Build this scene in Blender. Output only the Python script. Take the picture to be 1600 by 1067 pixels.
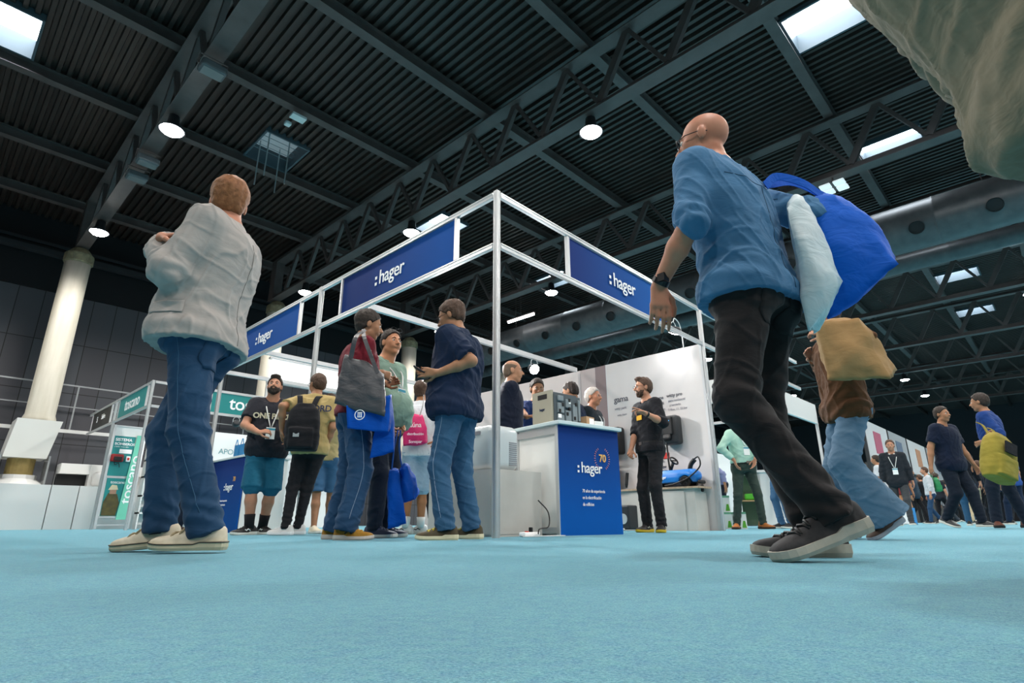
import bpy, bmesh, math, random
import numpy as np
from mathutils import Vector, Matrix, Euler
random.seed(7); rng = np.random.default_rng(7)
sc = bpy.context.scene
C = sc.collection
for o in list(bpy.data.objects): bpy.data.objects.remove(o)
PI = math.pi

# ---------------------------------------------------------------- camera, world, exposure
CAMZ = 0.115
RW = np.array([[0.69202, -0.21596, -0.68882], [-0.72186, -0.21336, -0.65833], [-0.00479, 0.95281, -0.30354]])
FPX = 886.76
cam = bpy.data.objects.new('camera', bpy.data.cameras.new('camera')); C.objects.link(cam)
m = Matrix.Identity(4)
for i in range(3):
    for j in range(3): m[i][j] = RW[i][j]
m[2][3] = CAMZ
cam.matrix_world = m
cam.data.sensor_width = 36.0; cam.data.sensor_fit = 'HORIZONTAL'; cam.data.lens = 36.0 * FPX / 1600
cam.data.clip_start = 0.02; cam.data.clip_end = 300
sc.camera = cam
w = bpy.data.worlds.new('world'); sc.world = w; w.use_nodes = True
w.node_tree.nodes['Background'].inputs[0].default_value = (0.55, 0.72, 0.9, 1)
w.node_tree.nodes['Background'].inputs[1].default_value = 1.0
sc.view_settings.view_transform = 'Standard'; sc.view_settings.look = 'None'
sc.view_settings.exposure = 0.30; sc.view_settings.gamma = 1.0
try: sc.view_settings.use_curve_mapping = False
except Exception: pass
# lamp layout of the hall (the fixtures themselves are built further down)
LAMP_Y = [-12.6, -6.5, -0.4, 5.5, 11.5, 17.5]
BAYX = 5.9
TRX = [2.2 + BAYX * k for k in range(-3, 12)]          # truss lines, along Y
LAMP_POWER = 760.0

def at(x, y, D):
    """world point seen at pixel x, y of the 1600 wide frame, D metres away horizontally"""
    c = np.array([x - 800.0, -(y - 533.5), -FPX]); d = RW @ c
    return d * (D / math.hypot(d[0], d[1])) + np.array([0, 0, CAMZ])
def atX(x, y, X):
    c = np.array([x - 800.0, -(y - 533.5), -FPX]); d = RW @ c
    return d * (X / d[0]) + np.array([0, 0, CAMZ])
def atZ(x, y, z):
    c = np.array([x - 800.0, -(y - 533.5), -FPX]); d = RW @ c
    return d * ((z - CAMZ) / d[2]) + np.array([0, 0, CAMZ])

# ---------------------------------------------------------------- materials
def lin(h):
    h = h.lstrip('#'); v = [int(h[i:i+2], 16) / 255 for i in (0, 2, 4)]
    return tuple((c / 12.92 if c <= 0.04045 else ((c + 0.055) / 1.055) ** 2.4) for c in v) + (1,)
MC = {}
def mat(name, col, rough=0.6, metal=0.0, kind=None, col2=None, scale=20, bump=0.1, amt=0.5, spec=0.4, alpha=None, emit=None, sheen=0):
    if name in MC: return MC[name]
    m = bpy.data.materials.new(name); m.use_nodes = True; MC[name] = m
    nt = m.node_tree; N = nt.nodes; L = nt.links; b = N['Principled BSDF']
    b.inputs['Base Color'].default_value = lin(col); b.inputs['Roughness'].default_value = rough
    b.inputs['Metallic'].default_value = metal; b.inputs['Specular IOR Level'].default_value = spec
    m.diffuse_color = lin(col)
    if sheen: b.inputs['Sheen Weight'].default_value = sheen
    if alpha: b.inputs['Transmission Weight'].default_value = alpha
    if emit:
        b.inputs['Emission Color'].default_value = lin(col); b.inputs['Emission Strength'].default_value = emit
    if kind:
        tc = N.new('ShaderNodeTexCoord'); out = tc.outputs['Object']
        nz = N.new('ShaderNodeTexNoise'); nz.inputs['Scale'].default_value = scale; nz.inputs['Detail'].default_value = 6
        L.new(out, nz.inputs['Vector'])
        if kind == 'stretch':
            mp = N.new('ShaderNodeMapping'); mp.inputs['Scale'].default_value = (1, 1, 0.12)
            L.new(out, mp.inputs[0]); L.new(mp.outputs[0], nz.inputs['Vector'])
        if col2:
            mx = N.new('ShaderNodeMix'); mx.data_type = 'RGBA'; mx.inputs[6].default_value = lin(col); mx.inputs[7].default_value = lin(col2)
            rp = N.new('ShaderNodeMapRange'); rp.inputs[1].default_value = 0.5 - 0.5 * (1 - amt) - 0.02; rp.inputs[2].default_value = 0.5 + 0.5 * (1 - amt) + 0.02
            L.new(nz.outputs['Fac'], rp.inputs[0]); L.new(rp.outputs[0], mx.inputs[0]); L.new(mx.outputs[2], b.inputs['Base Color'])
        if bump:
            bp = N.new('ShaderNodeBump'); bp.inputs['Strength'].default_value = bump; bp.inputs['Distance'].default_value = 0.01
            n2 = nz
            if kind == 'cloth':
                n2 = N.new('ShaderNodeTexNoise'); n2.inputs['Scale'].default_value = 9; n2.inputs['Detail'].default_value = 3
                mp = N.new('ShaderNodeMapping'); mp.inputs['Scale'].default_value = (1, 1, 1.9); mp.inputs['Rotation'].default_value = (0.3, 0.5, 0)
                L.new(out, mp.inputs[0]); L.new(mp.outputs[0], n2.inputs['Vector']); bp.inputs['Distance'].default_value = 0.018; n2.inputs['Distortion'].default_value = .6
            L.new(n2.outputs['Fac'], bp.inputs['Height']); L.new(bp.outputs[0], b.inputs['Normal'])
    return m
def cloth(name, col, col2=None, rough=0.85, bump=0.35, scale=14):
    return mat(name, col, rough, kind='cloth', col2=col2 or col, scale=scale, bump=bump, amt=0.4, spec=0.15, sheen=0.05)

# ---------------------------------------------------------------- mesh helpers
def tag(o, label=None, cat=None, group=None, kind=None):
    if label: o['label'] = label
    if cat: o['category'] = cat
    if group: o['group'] = group
    if kind: o['kind'] = kind
    return o
def obj(name, bm, m, parent=None, smooth=False):
    me = bpy.data.meshes.new(name)
    if isinstance(bm, bmesh.types.BMesh): bm.to_mesh(me); bm.free()
    else:
        V, F = bm
        me.from_pydata([tuple(map(float, v)) for v in V], [], [tuple(map(int, f)) for f in F])
    for mm in (m if isinstance(m, (list, tuple)) else [m]): me.materials.append(mm)
    if smooth: me.polygons.foreach_set('use_smooth', [True] * len(me.polygons))
    me.update()
    o = bpy.data.objects.new(name, me); C.objects.link(o)
    if parent: o.parent = parent
    return o
def empty(name, loc=(0, 0, 0), rz=0):
    o = bpy.data.objects.new(name, None); C.objects.link(o); o.location = loc; o.rotation_euler = (0, 0, rz); o.empty_display_size = .1
    return o
def B(): return bmesh.new()
def box(bm, c, s, rot=None, mi=0):
    r = bmesh.ops.create_cube(bm, size=1.0); vs = r['verts']
    for v in vs: v.co = Vector((v.co.x * s[0], v.co.y * s[1], v.co.z * s[2]))
    if rot is not None: bmesh.ops.rotate(bm, verts=vs, cent=(0, 0, 0), matrix=rot)
    bmesh.ops.translate(bm, verts=vs, vec=Vector(c))
    if mi:
        for f in {f for v in vs for f in v.link_faces}: f.material_index = mi
    return vs
def rbox(bm, c, s, r=0.01, seg=2, rot=None):
    t = bmesh.new(); box(t, (0, 0, 0), s)
    bmesh.ops.bevel(t, geom=t.edges[:], offset=r, segments=seg, affect='EDGES', profile=0.5)
    if rot is not None: bmesh.ops.rotate(t, verts=t.verts, cent=(0, 0, 0), matrix=rot)
    bmesh.ops.translate(t, verts=t.verts, vec=Vector(c))
    me = bpy.data.meshes.new('tmp'); t.to_mesh(me); t.free(); bm.from_mesh(me); bpy.data.meshes.remove(me)
def span(bm, a, b):
    """box from min corner a to max corner b"""
    a = Vector(a); b = Vector(b); box(bm, (a + b) / 2, (abs(b.x - a.x), abs(b.y - a.y), abs(b.z - a.z)))
def beam(bm, a, b, w, h, up=(0, 0, 1)):
    """rectangular bar from a to b"""
    a = Vector(a); b = Vector(b); d = b - a; L = d.length; d.normalize(); up = Vector(up)
    if abs(d.dot(up)) > .99: up = Vector((1, 0, 0))
    s = d.cross(up).normalized(); u = s.cross(d)
    R = Matrix((s, d, u)).transposed()
    box(bm, (a + b) / 2, (w, L, h), rot=R)
def tube(bm, pts, r, n=10, caps=True):
    pts = [Vector(p) for p in pts]; rs = r if isinstance(r, (list, tuple)) else [r] * len(pts)
    rings = []; prev = None
    for i, p in enumerate(pts):
        d = (pts[min(i + 1, len(pts) - 1)] - pts[max(i - 1, 0)]).normalized()
        if prev is None:
            u = Vector((0, 0, 1)) if abs(d.z) < .9 else Vector((1, 0, 0)); s = d.cross(u).normalized()
        else: s = (prev - d * prev.dot(d)).normalized()
        prev = s; t = d.cross(s)
        rings.append([bm.verts.new(p + (s * math.cos(2 * PI * k / n) + t * math.sin(2 * PI * k / n)) * rs[i]) for k in range(n)])
    for a, b in zip(rings, rings[1:]):
        for k in range(n): bm.faces.new((a[k], a[(k + 1) % n], b[(k + 1) % n], b[k]))
    if caps: bm.faces.new(rings[0][::-1]); bm.faces.new(rings[-1])
def cyl(bm, a, b, r, n=16, r2=None):
    tube(bm, [a, b], [r, r if r2 is None else r2], n)
def spline(pts, n=8):
    P = [np.array(p, float) for p in pts]; P = [2 * P[0] - P[1]] + P + [2 * P[-1] - P[-2]]; out = []
    for i in range(1, len(P) - 2):
        for k in range(n):
            t = k / n; a, b, c, d = P[i-1:i+3]
            out.append(.5 * ((2*b) + (c - a) * t + (2*a - 5*b + 4*c - d) * t*t + (3*b - a - 3*c + d) * t**3))
    out.append(P[-2]); return out
def lathe(bm, prof, n=24, c=(0, 0, 0)):
    rings = [[bm.verts.new((c[0] + r * math.cos(2*PI*k/n), c[1] + r * math.sin(2*PI*k/n), c[2] + z)) for k in range(n)] for r, z in prof]
    for a, b in zip(rings, rings[1:]):
        for k in range(n): bm.faces.new((a[k], a[(k+1) % n], b[(k+1) % n], b[k]))
    bm.faces.new(rings[0][::-1]); bm.faces.new(rings[-1])
def poly(bm, pts): return bm.faces.new([bm.verts.new(Vector(p)) for p in pts])
def slab(bm, pts, thick):
    """polygon given in 3-D, extruded by vector thick"""
    f = poly(bm, pts); r = bmesh.ops.extrude_face_region(bm, geom=[f]); t = Vector(thick)
    bmesh.ops.translate(bm, verts=[v for v in r['geom'] if isinstance(v, bmesh.types.BMVert)], vec=t)
    bmesh.ops.recalc_face_normals(bm, faces=bm.faces[:])
def frame_mat(o, xd, yd):
    """matrix whose local x, y axes are xd, yd (unit), origin o"""
    xd = Vector(xd).normalized(); yd = Vector(yd).normalized(); zd = xd.cross(yd).normalized()
    M = Matrix((xd, yd, zd)).transposed().to_4x4(); M.translation = Vector(o); return M
def text(name, s, size, o, xd, yd, m, parent=None, align='CENTER', bold=0.0, ext=0.002, sx=1.0):
    """lettering as a mesh, standing at o, reading along xd, up yd"""
    cu = bpy.data.curves.new('tmp', 'FONT'); cu.body = s; cu.size = size; cu.align_x = align; cu.align_y = 'CENTER'
    cu.extrude = ext; cu.offset = bold * size; cu.resolution_u = 3; cu.space_character = 0.95
    t = bpy.data.objects.new('tmp', cu); C.objects.link(t)
    dg = bpy.context.evaluated_depsgraph_get(); me = bpy.data.meshes.new_from_object(t.evaluated_get(dg))
    bpy.data.objects.remove(t); bpy.data.curves.remove(cu)
    M = frame_mat(o, xd, yd) @ Matrix.Diagonal((sx, 1, 1, 1)); me.transform(M); me.materials.clear(); me.materials.append(m); me.name = name
    ob = bpy.data.objects.new(name, me); C.objects.link(ob)
    if parent: ob.parent = parent; 
    return ob
def plain(bm, o, xd, yd, w, h, ext=0.002):
    """thin raised rectangle centred on o in the plane xd, yd"""
    M = frame_mat(o, xd, yd); vs = box(bm, (0, 0, 0), (w, h, ext)); bmesh.ops.transform(bm, matrix=M, verts=vs)
def copy_tree(o, parent=None):
    c = o.copy(); C.objects.link(c)
    if parent: c.parent = parent
    for ch in list(o.children): copy_tree(ch, c)
    return c
# ================================================================ signed-distance modelling (figures, clothes, bags)
F32 = np.float32
def _v(a): return np.asarray(a, dtype=F32)
class SDF:
    def __init__(s, vox): s.vox = vox; s.ops = []; s.lo = np.full(3, 1e9); s.hi = np.full(3, -1e9)
    def _add(s, fn, lo, hi, k, sub=False):
        lo = np.asarray(lo, float); hi = np.asarray(hi, float)
        if not sub: s.lo = np.minimum(s.lo, lo); s.hi = np.maximum(s.hi, hi)
        s.ops.append((fn, lo, hi, k, sub))
    def fcone(s, a, b, ra, rb, k=0.02, grow=1.0):
        """tapered cone whose far end b is cut off flat"""
        a = _v(a); b = _v(b); ab = b - a; L = max(float(np.sqrt(ab @ ab)), 1e-4); u = ab / L
        def fn(X, Y, Z):
            px, py, pz = X - a[0], Y - a[1], Z - a[2]
            q = px*u[0] + py*u[1] + pz*u[2]; t = np.clip(q, 0, None); tt = np.clip(q / L, 0, 1)
            qx, qy, qz = px - t*u[0], py - t*u[1], pz - t*u[2]
            return np.maximum(np.sqrt(qx*qx + qy*qy + qz*qz) - (ra + (rb - ra) * tt), q - L)
        R = max(ra, rb); s._add(fn, np.minimum(a, b) - R, np.maximum(a, b) + R, k)
    def cone(s, a, b, ra, rb, k=0.02, sub=False, flat=None):
        a = _v(a); b = _v(b); ab = b - a; L2 = max(float(ab @ ab), 1e-9)
        fl = None
        if flat is not None: fd = _v(flat[0]); fd /= np.linalg.norm(fd); fl = (fd, flat[1])
        def fn(X, Y, Z):
            px, py, pz = X - a[0], Y - a[1], Z - a[2]
            t = np.clip((px*ab[0] + py*ab[1] + pz*ab[2]) / L2, 0, 1)
            qx, qy, qz = px - t*ab[0], py - t*ab[1], pz - t*ab[2]
            r = ra + (rb - ra) * t
            if fl:   # squash along a direction
                dd = qx*fl[0][0] + qy*fl[0][1] + qz*fl[0][2]; e = dd * (1/fl[1] - 1)
                qx, qy, qz = qx + e*fl[0][0], qy + e*fl[0][1], qz + e*fl[0][2]
                return (np.sqrt(qx*qx + qy*qy + qz*qz) - r) * fl[1] ** .5
            return np.sqrt(qx*qx + qy*qy + qz*qz) - r
        R = max(ra, rb); s._add(fn, np.minimum(a, b) - R, np.maximum(a, b) + R, k, sub)
    def ell(s, c, r, k=0.02, R=None, sub=False):
        c = _v(c); r = _v(r); Rm = None if R is None else np.array(R, dtype=F32)
        def fn(X, Y, Z):
            x, y, z = X - c[0], Y - c[1], Z - c[2]
            if Rm is not None:
                x, y, z = Rm[0,0]*x + Rm[1,0]*y + Rm[2,0]*z, Rm[0,1]*x + Rm[1,1]*y + Rm[2,1]*z, Rm[0,2]*x + Rm[1,2]*y + Rm[2,2]*z
            k0 = np.sqrt((x/r[0])**2 + (y/r[1])**2 + (z/r[2])**2); k1 = np.sqrt((x/r[0]**2)**2 + (y/r[1]**2)**2 + (z/r[2]**2)**2) + 1e-6
            return k0 * (k0 - 1) / k1
        if Rm is None: e = np.array(r)
        else: e = np.sqrt((Rm**2) @ (np.array(r)**2))
        s._add(fn, c - e, c + e, k, sub)
    def loft(s, rings, k=0.02, n=2.4, sub=False):
        """rings: (cx, cy, z, halfwidth, halfdepth, yaw) sorted by z"""
        rg = np.array(rings, dtype=float); z0, z1 = rg[0, 2], rg[-1, 2]
        zz = np.linspace(z0, z1, 64); pr = []
        for j in (0, 1, 3, 4, 5):      # smooth interpolation
            v = np.interp(zz, rg[:, 2], rg[:, j]); ker = np.array([1, 2, 3, 2, 1.]) / 9; v2 = np.convolve(np.pad(v, 2, mode='edge'), ker, 'valid'); pr.append(v2)
        def fn(X, Y, Z):
            zf = np.clip((Z[0, 0, :] - z0) / (z1 - z0) * 63, 0, 63); ii = np.clip(zf.astype(int), 0, 62); f = zf - ii
            g = [(p[ii] * (1 - f) + p[ii + 1] * f).astype(F32)[None, None, :] for p in pr]
            x, y = X - g[0], Y - g[1]; c, sn = np.cos(g[4]), np.sin(g[4])
            u, v = x*c + y*sn, -x*sn + y*c
            r = (np.abs(u / g[2])**n + np.abs(v / g[3])**n) ** (1/n)
            ln = np.sqrt(u*u + v*v) + 1e-6
            d = ln * (1 - 1/np.maximum(r, 1e-3))
            dz = np.maximum(z0 - Z, Z - z1)
            return np.where(dz > 0, np.sqrt(np.maximum(d, 0)**2 + dz**2), np.maximum(d, dz - 0.0))
        W = max(rg[:, 3].max(), rg[:, 4].max())
        s._add(fn, [rg[:, 0].min() - W, rg[:, 1].min() - W, z0], [rg[:, 0].max() + W, rg[:, 1].max() + W, z1], k, sub)
    def cut(s, p, nrm, lo=None, hi=None):
        """remove what lies on the side nrm points to"""
        p = _v(p); nrm = _v(nrm); nrm = nrm / np.linalg.norm(nrm)
        def fn(X, Y, Z): return (X - p[0])*nrm[0] + (Y - p[1])*nrm[1] + (Z - p[2])*nrm[2]
        s.ops.append((fn, lo, hi, None, 'cut'))
    def mesh(s):
        v = s.vox; lo = s.lo - 3*v; n = np.ceil((s.hi + 3*v - lo) / v).astype(int) + 1
        ax = [(lo[i] + v*np.arange(n[i])).astype(F32) for i in range(3)]
        D = np.full(n, 0.5, dtype=F32)
        for fn, a, b, k, sub in s.ops:
            mg = 3*v + (k or 0)
            if a is None: i0 = np.zeros(3, int); i1 = n
            else:
                i0 = np.clip(np.floor((np.asarray(a) - mg - lo) / v).astype(int), 0, n); i1 = np.clip(np.ceil((np.asarray(b) + mg - lo) / v).astype(int) + 1, 0, n)
            if np.any(i1 - i0 < 1): continue
            sl = tuple(slice(i0[j], i1[j]) for j in range(3))
            X = ax[0][sl[0]][:, None, None]; Y = ax[1][sl[1]][None, :, None]; Z = ax[2][sl[2]][None, None, :]
            d = fn(X, Y, Z).astype(F32) if True else None
            O = D[sl]
            if d.shape != O.shape: d = np.broadcast_to(d, O.shape)
            if sub == 'cut': D[sl] = np.maximum(O, d)
            elif sub:
                h = np.maximum(k - np.abs(-d - O), 0) / k; D[sl] = np.maximum(O, -d) + h*h*k*0.25
            else:
                h = np.maximum(k - np.abs(d - O), 0) / k; D[sl] = np.minimum(O, d) - h*h*k*0.25
        return nets(D, lo, v)
def nets(D, lo, v):
    S = D < 0; nx, ny, nz = D.shape
    acc = np.zeros((nx-1, ny-1, nz-1, 3), F32); cnt = np.zeros((nx-1, ny-1, nz-1), F32)
    def corner(i, j, k): return D[i:nx-1+i, j:ny-1+j, k:nz-1+k]
    for axis in range(3):
        o1, o2 = [(1, 2), (0, 2), (0, 1)][axis]
        for p in (0, 1):
            for q in (0, 1):
                c0 = [0, 0, 0]; c0[o1] = p; c0[o2] = q; c1 = list(c0); c1[axis] = 1
                A = corner(*c0); Bq = corner(*c1); m = (A < 0) != (Bq < 0)
                t = np.where(m, A / (A - Bq + 1e-12), 0)
                cnt += m
                acc[..., axis] += np.where(m, t, 0)
                if p: acc[..., o1] += m
                if q: acc[..., o2] += m
    act = cnt > 0; idx = np.full(act.shape, -1, np.int64); ids = np.argwhere(act); idx[act] = np.arange(len(ids))
    V = (acc[act] / cnt[act][:, None] + ids) * v + lo
    F = []
    for axis in range(3):
        o1, o2 = [(1, 2), (2, 0), (0, 1)][axis]
        sa = [slice(None)]*3; sb = [slice(None)]*3; sa[axis] = slice(0, -1); sb[axis] = slice(1, None)
        A = S[tuple(sa)]; Bq = S[tuple(sb)]; e = np.argwhere(A != Bq)
        e = e[(e[:, o1] > 0) & (e[:, o2] > 0) & (e[:, o1] < D.shape[o1]-1) & (e[:, o2] < D.shape[o2]-1)]
        if not len(e): continue
        def gi(d1, d2):
            q = e.copy(); q[:, o1] -= d1; q[:, o2] -= d2; return idx[q[:, 0], q[:, 1], q[:, 2]]
        f = np.stack([gi(1, 1), gi(0, 1), gi(0, 0), gi(1, 0)], 1)
        s = A[e[:, 0], e[:, 1], e[:, 2]]; f[~s] = f[~s][:, ::-1]; F.append(f)
    return V, np.concatenate(F)
def vnormals(V, F):
    a, b, c, d = V[F[:, 0]], V[F[:, 1]], V[F[:, 2]], V[F[:, 3]]; n = np.cross(c - a, d - b)
    N = np.zeros_like(V)
    for j in range(4): np.add.at(N, F[:, j], n)
    return N / (np.linalg.norm(N, axis=1, keepdims=True) + 1e-9)
def snoise(P, freq, seed=0, octv=2):
    """cheap smooth noise: sums of warped sines"""
    r = np.random.default_rng(seed); o = np.zeros(len(P)); a = 1.0; t = 0
    Q = P * freq
    for _ in range(octv):
        for _ in range(3):
            d = r.normal(size=3); d /= np.linalg.norm(d); d2 = r.normal(size=3)
            o += a * np.sin(Q @ d * 2.1 + 1.3*np.sin(Q @ d2 * 0.8 + r.uniform(0, 6)) + r.uniform(0, 6)); t += a
        Q = Q * 1.9; a *= .55
    return o / t * 1.7
def smooth_mesh(V, F, it=1, lam=.5):
    for _ in range(it):
        S = np.zeros_like(V); c = np.zeros(len(V))
        for i in range(4):
            j = (i + 1) % 4; np.add.at(S, F[:, i], V[F[:, j]]); np.add.at(c, F[:, i], 1); np.add.at(S, F[:, j], V[F[:, i]]); np.add.at(c, F[:, j], 1)
        V = V*(1-lam) + lam * S / np.maximum(c, 1)[:, None]
    return V
def skin_obj(name, sdf, m, parent=None, disp=None, sm=1):
    V, F = sdf.mesh(); V = V.astype(float); V = smooth_mesh(V, F, sm)
    if disp is not None: V = V + vnormals(V, F) * disp(V)[:, None]
    me = bpy.data.meshes.new(name); me.vertices.add(len(V)); me.vertices.foreach_set('co', V.ravel())
    n = len(F); me.loops.add(4*n); me.loops.foreach_set('vertex_index', F.ravel().astype(np.int32)); me.polygons.add(n)
    me.polygons.foreach_set('loop_start', np.arange(0, 4*n, 4, dtype=np.int32)); me.polygons.foreach_set('loop_total', np.full(n, 4, np.int32))
    me.polygons.foreach_set('use_smooth', np.ones(n, bool)); me.update(calc_edges=True)
    for mm in (m if isinstance(m, (list, tuple)) else [m]): me.materials.append(mm)
    o = bpy.data.objects.new(name, me); C.objects.link(o)
    if parent: o.parent = parent
    return o
# ================================================================ people
def nrm(v): v = np.asarray(v, float); return v / (np.linalg.norm(v) + 1e-9)
def ik(a, c, l1, l2, pole):
    a = np.asarray(a, float); c = np.asarray(c, float); d = c - a; L = np.linalg.norm(d)
    mx = (l1 + l2) * .995
    if L > mx: c = a + d / L * mx; L = mx; d = c - a
    L = max(L, abs(l1 - l2) + .01)
    x = (l1*l1 - l2*l2 + L*L) / (2*L); h = math.sqrt(max(l1*l1 - x*x, 0)); u = nrm(d); p = np.asarray(pole, float); p = nrm(p - u * (p @ u))
    return a + u*x + p*h, c
SKIN = lambda c, c2: mat('skin_' + c, c, .55, kind='n', col2=c2, scale=18, bump=.05, amt=.3, spec=.35)
def hand(S, w, d, n, side, curl, s, up=None, curls=None):
    """palm leaves wrist w along d, palm faces n; side: +1 thumb on the (d x n) side"""
    d = nrm(d); n = np.asarray(n, float); n = nrm(n - d*(n @ d)); t = nrm(np.cross(d, n)) * side
    P = lambda a, b, c: w + (d*a + t*b + n*c) * s
    for q in (-.024, -.008, .008, .024): S.cone(P(.012, q*.7, 0), P(.078, q, 0), .0145*s, .0125*s, .012)
    ln = [.034, .040, .044, .040]
    for i, q in enumerate((-.030, -.011, .010, .030)):
        c = (curls[i] if curls else curl * (1.15 - .1*i)); p = P(.080 - (.008 if i == 0 else 0), q, 0); an = c*.45; L = ln[i]
        for k, (f, r) in enumerate(((1.05, .0098), (.72, .0088), (.6, .0078))):
            dd = d*math.cos(an) + n*math.sin(an) + t * (q*1.5); e = p + dd * L * f * s
            S.cone(p, e, r*s, (r - .0008)*s, .004); p = e; an += c * (.95 if k == 0 else .7)
    p = P(.022, .026, .004); c = curl
    for f, dv in ((.040, (.72, .62, .25 + .2*c)), (.032, (.9, .25, .25 + .35*c)), (.024, (.95, .0, .25 + .5*c))):
        e = p + (d*dv[0] + t*dv[1] + n*dv[2]) * f * s; S.cone(p, e, .0125*s, .0105*s, .006); p = e
def shoe(par, o, fwd, up, s, upper, sole, lace=None, high=0, name='shoe', accent=None, sq=1.0, line=None):
    f = nrm(fwd); u = np.asarray(up, float); u = nrm(u - f*(u @ f)); r = np.cross(f, u); o = np.asarray(o, float)
    W = lambda x, y, z: Vector(o + (r*x + f*y + u*z) * s)
    secs = [(-.082, .018, .05), (-.076, .030, .080), (-.058, .037, .098 + high), (-.03, .039, .100 + high), (0, .040, .098 + high*.9), (.022, .042, .098 + high*.6), (.045, .044, .088), (.07, .047, .074), (.095, .050, .064), (.12, .0515, .057), (.145, .050, .053), (.166, .044, .049), (.182, .033, .043), (.192, .018, .034)]
    bm = B(); rings = []; K = 14
    for i, (y, hw, h) in enumerate(secs):
        ring = []; cx = .004 * math.sin((y + .08) * 10); bend = .30 if y < .06 else max(.30 - (y - .06)*4, .0)
        for k in range(K + 1):
            a = PI * k / K; ca, sa = math.cos(a), math.sin(a); zz = abs(sa) ** .75; xx = math.copysign(abs(ca) ** .7, ca) * (1 - bend * zz)
            ring.append(bm.verts.new(W(cx + hw*xx, y, .022 + (h - .022) * zz)))
        rings.append(ring)
    for a, b in zip(rings, rings[1:]):
        for k in range(K): bm.faces.new((a[k], b[k], b[k+1], a[k+1]))
    bm.faces.new(rings[0]); bm.faces.new(rings[-1][::-1])
    bmesh.ops.recalc_face_normals(bm, faces=bm.faces[:])
    so = obj(name, bm, upper, par, smooth=True)
    bm = B(); out = [(y, hw, 1) for y, hw, h in secs]; top = []; bot = []; mid = []
    pts = [(y - (.003 if y < -.07 else 0), hw + .005) for y, hw, _ in secs] + [(.199, .0)]; pts = [(-.088, .0)] + pts
    loop = [(hw, y) for y, hw in pts] + [(-hw, y) for y, hw in pts[-2:0:-1]]
    hs = lambda y: (.034 if y < .02 else .026) * sq
    tp = lambda y: .006 * max(0, (y - .12) / .07) ** 2
    for lev, off in ((0, -.004), (.35, 0), (1, -.001), (1.0, -.008)):
        ring = []
        for x, y in loop:
            g = 1 + off / .045; cx = .004 * math.sin((y + .08) * 10); ring.append(bm.verts.new(W(cx + x*g, .055 + (y - .055) * (1 + off/.14), tp(y) + hs(y) * lev)))
        mid.append(ring)
    for a, b in zip(mid, mid[1:]):
        n = len(a)
        for k in range(n): bm.faces.new((a[k], a[(k+1) % n], b[(k+1) % n], b[k]))
    bm.faces.new(mid[0][::-1]); bm.faces.new(mid[-1]); bmesh.ops.recalc_face_normals(bm, faces=bm.faces[:])
    obj('sole', bm, sole, so, smooth=False)
    if lace:
        bm = B()
        for j in range(6):
            y = .040 + j * .015; z = np.interp(y, [q[0] for q in secs], [q[2] for q in secs]) + .004; sg = 1 if j % 2 else -1; w_ = .024 + .0015*j
            tube(bm, [W(-w_, y - .006*sg, z - .012), W(-w_*.4, y - .003*sg, z - .001), W(w_*.4, y + .003*sg, z - .001), W(w_, y + .006*sg, z - .012)], .0042*s, 6)
        if high == 0:
            tube(bm, spline([W(0, .03, .096), W(.02, .035, .104), W(.036, .03, .094), W(.01, .03, .096)], 4), .0034*s, 5)
            tube(bm, spline([W(0, .03, .096), W(-.02, .035, .104), W(-.036, .03, .094), W(-.01, .03, .096)], 4), .0034*s, 5)
        obj('laces', bm, lace, so, smooth=True)
    if line:
        bm = B(); tube(bm, [W((.004*math.sin((y + .08)*10)) + x*1.03, .055 + (y - .055)*1.0, tp(y) + hs(y)*.86) for x, y in loop + loop[:1]], .0022*s, 5); obj('sole_line', bm, line, so, smooth=True)
    if accent:
        bm = B()
        for sg in (-1, 1):
            tube(bm, [W(sg*.0415, .005, .045), W(sg*.0435, .035, .062), W(sg*.045, .05, .045), W(sg*.0475, .07, .055)], .005*s, 6)
        obj('side_stripe', bm, accent, so, smooth=True)
    return so
def ridge(P, f, seed):
    n = np.abs(snoise(P, f, seed, 1)); return np.exp(-(n / .22) ** 2) - .35
FOLD2 = np.array(Euler((-.5, .4, .9)).to_matrix())
FOLD = np.array(Euler((.35, -.45, .3)).to_matrix())
class Person: pass
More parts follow.
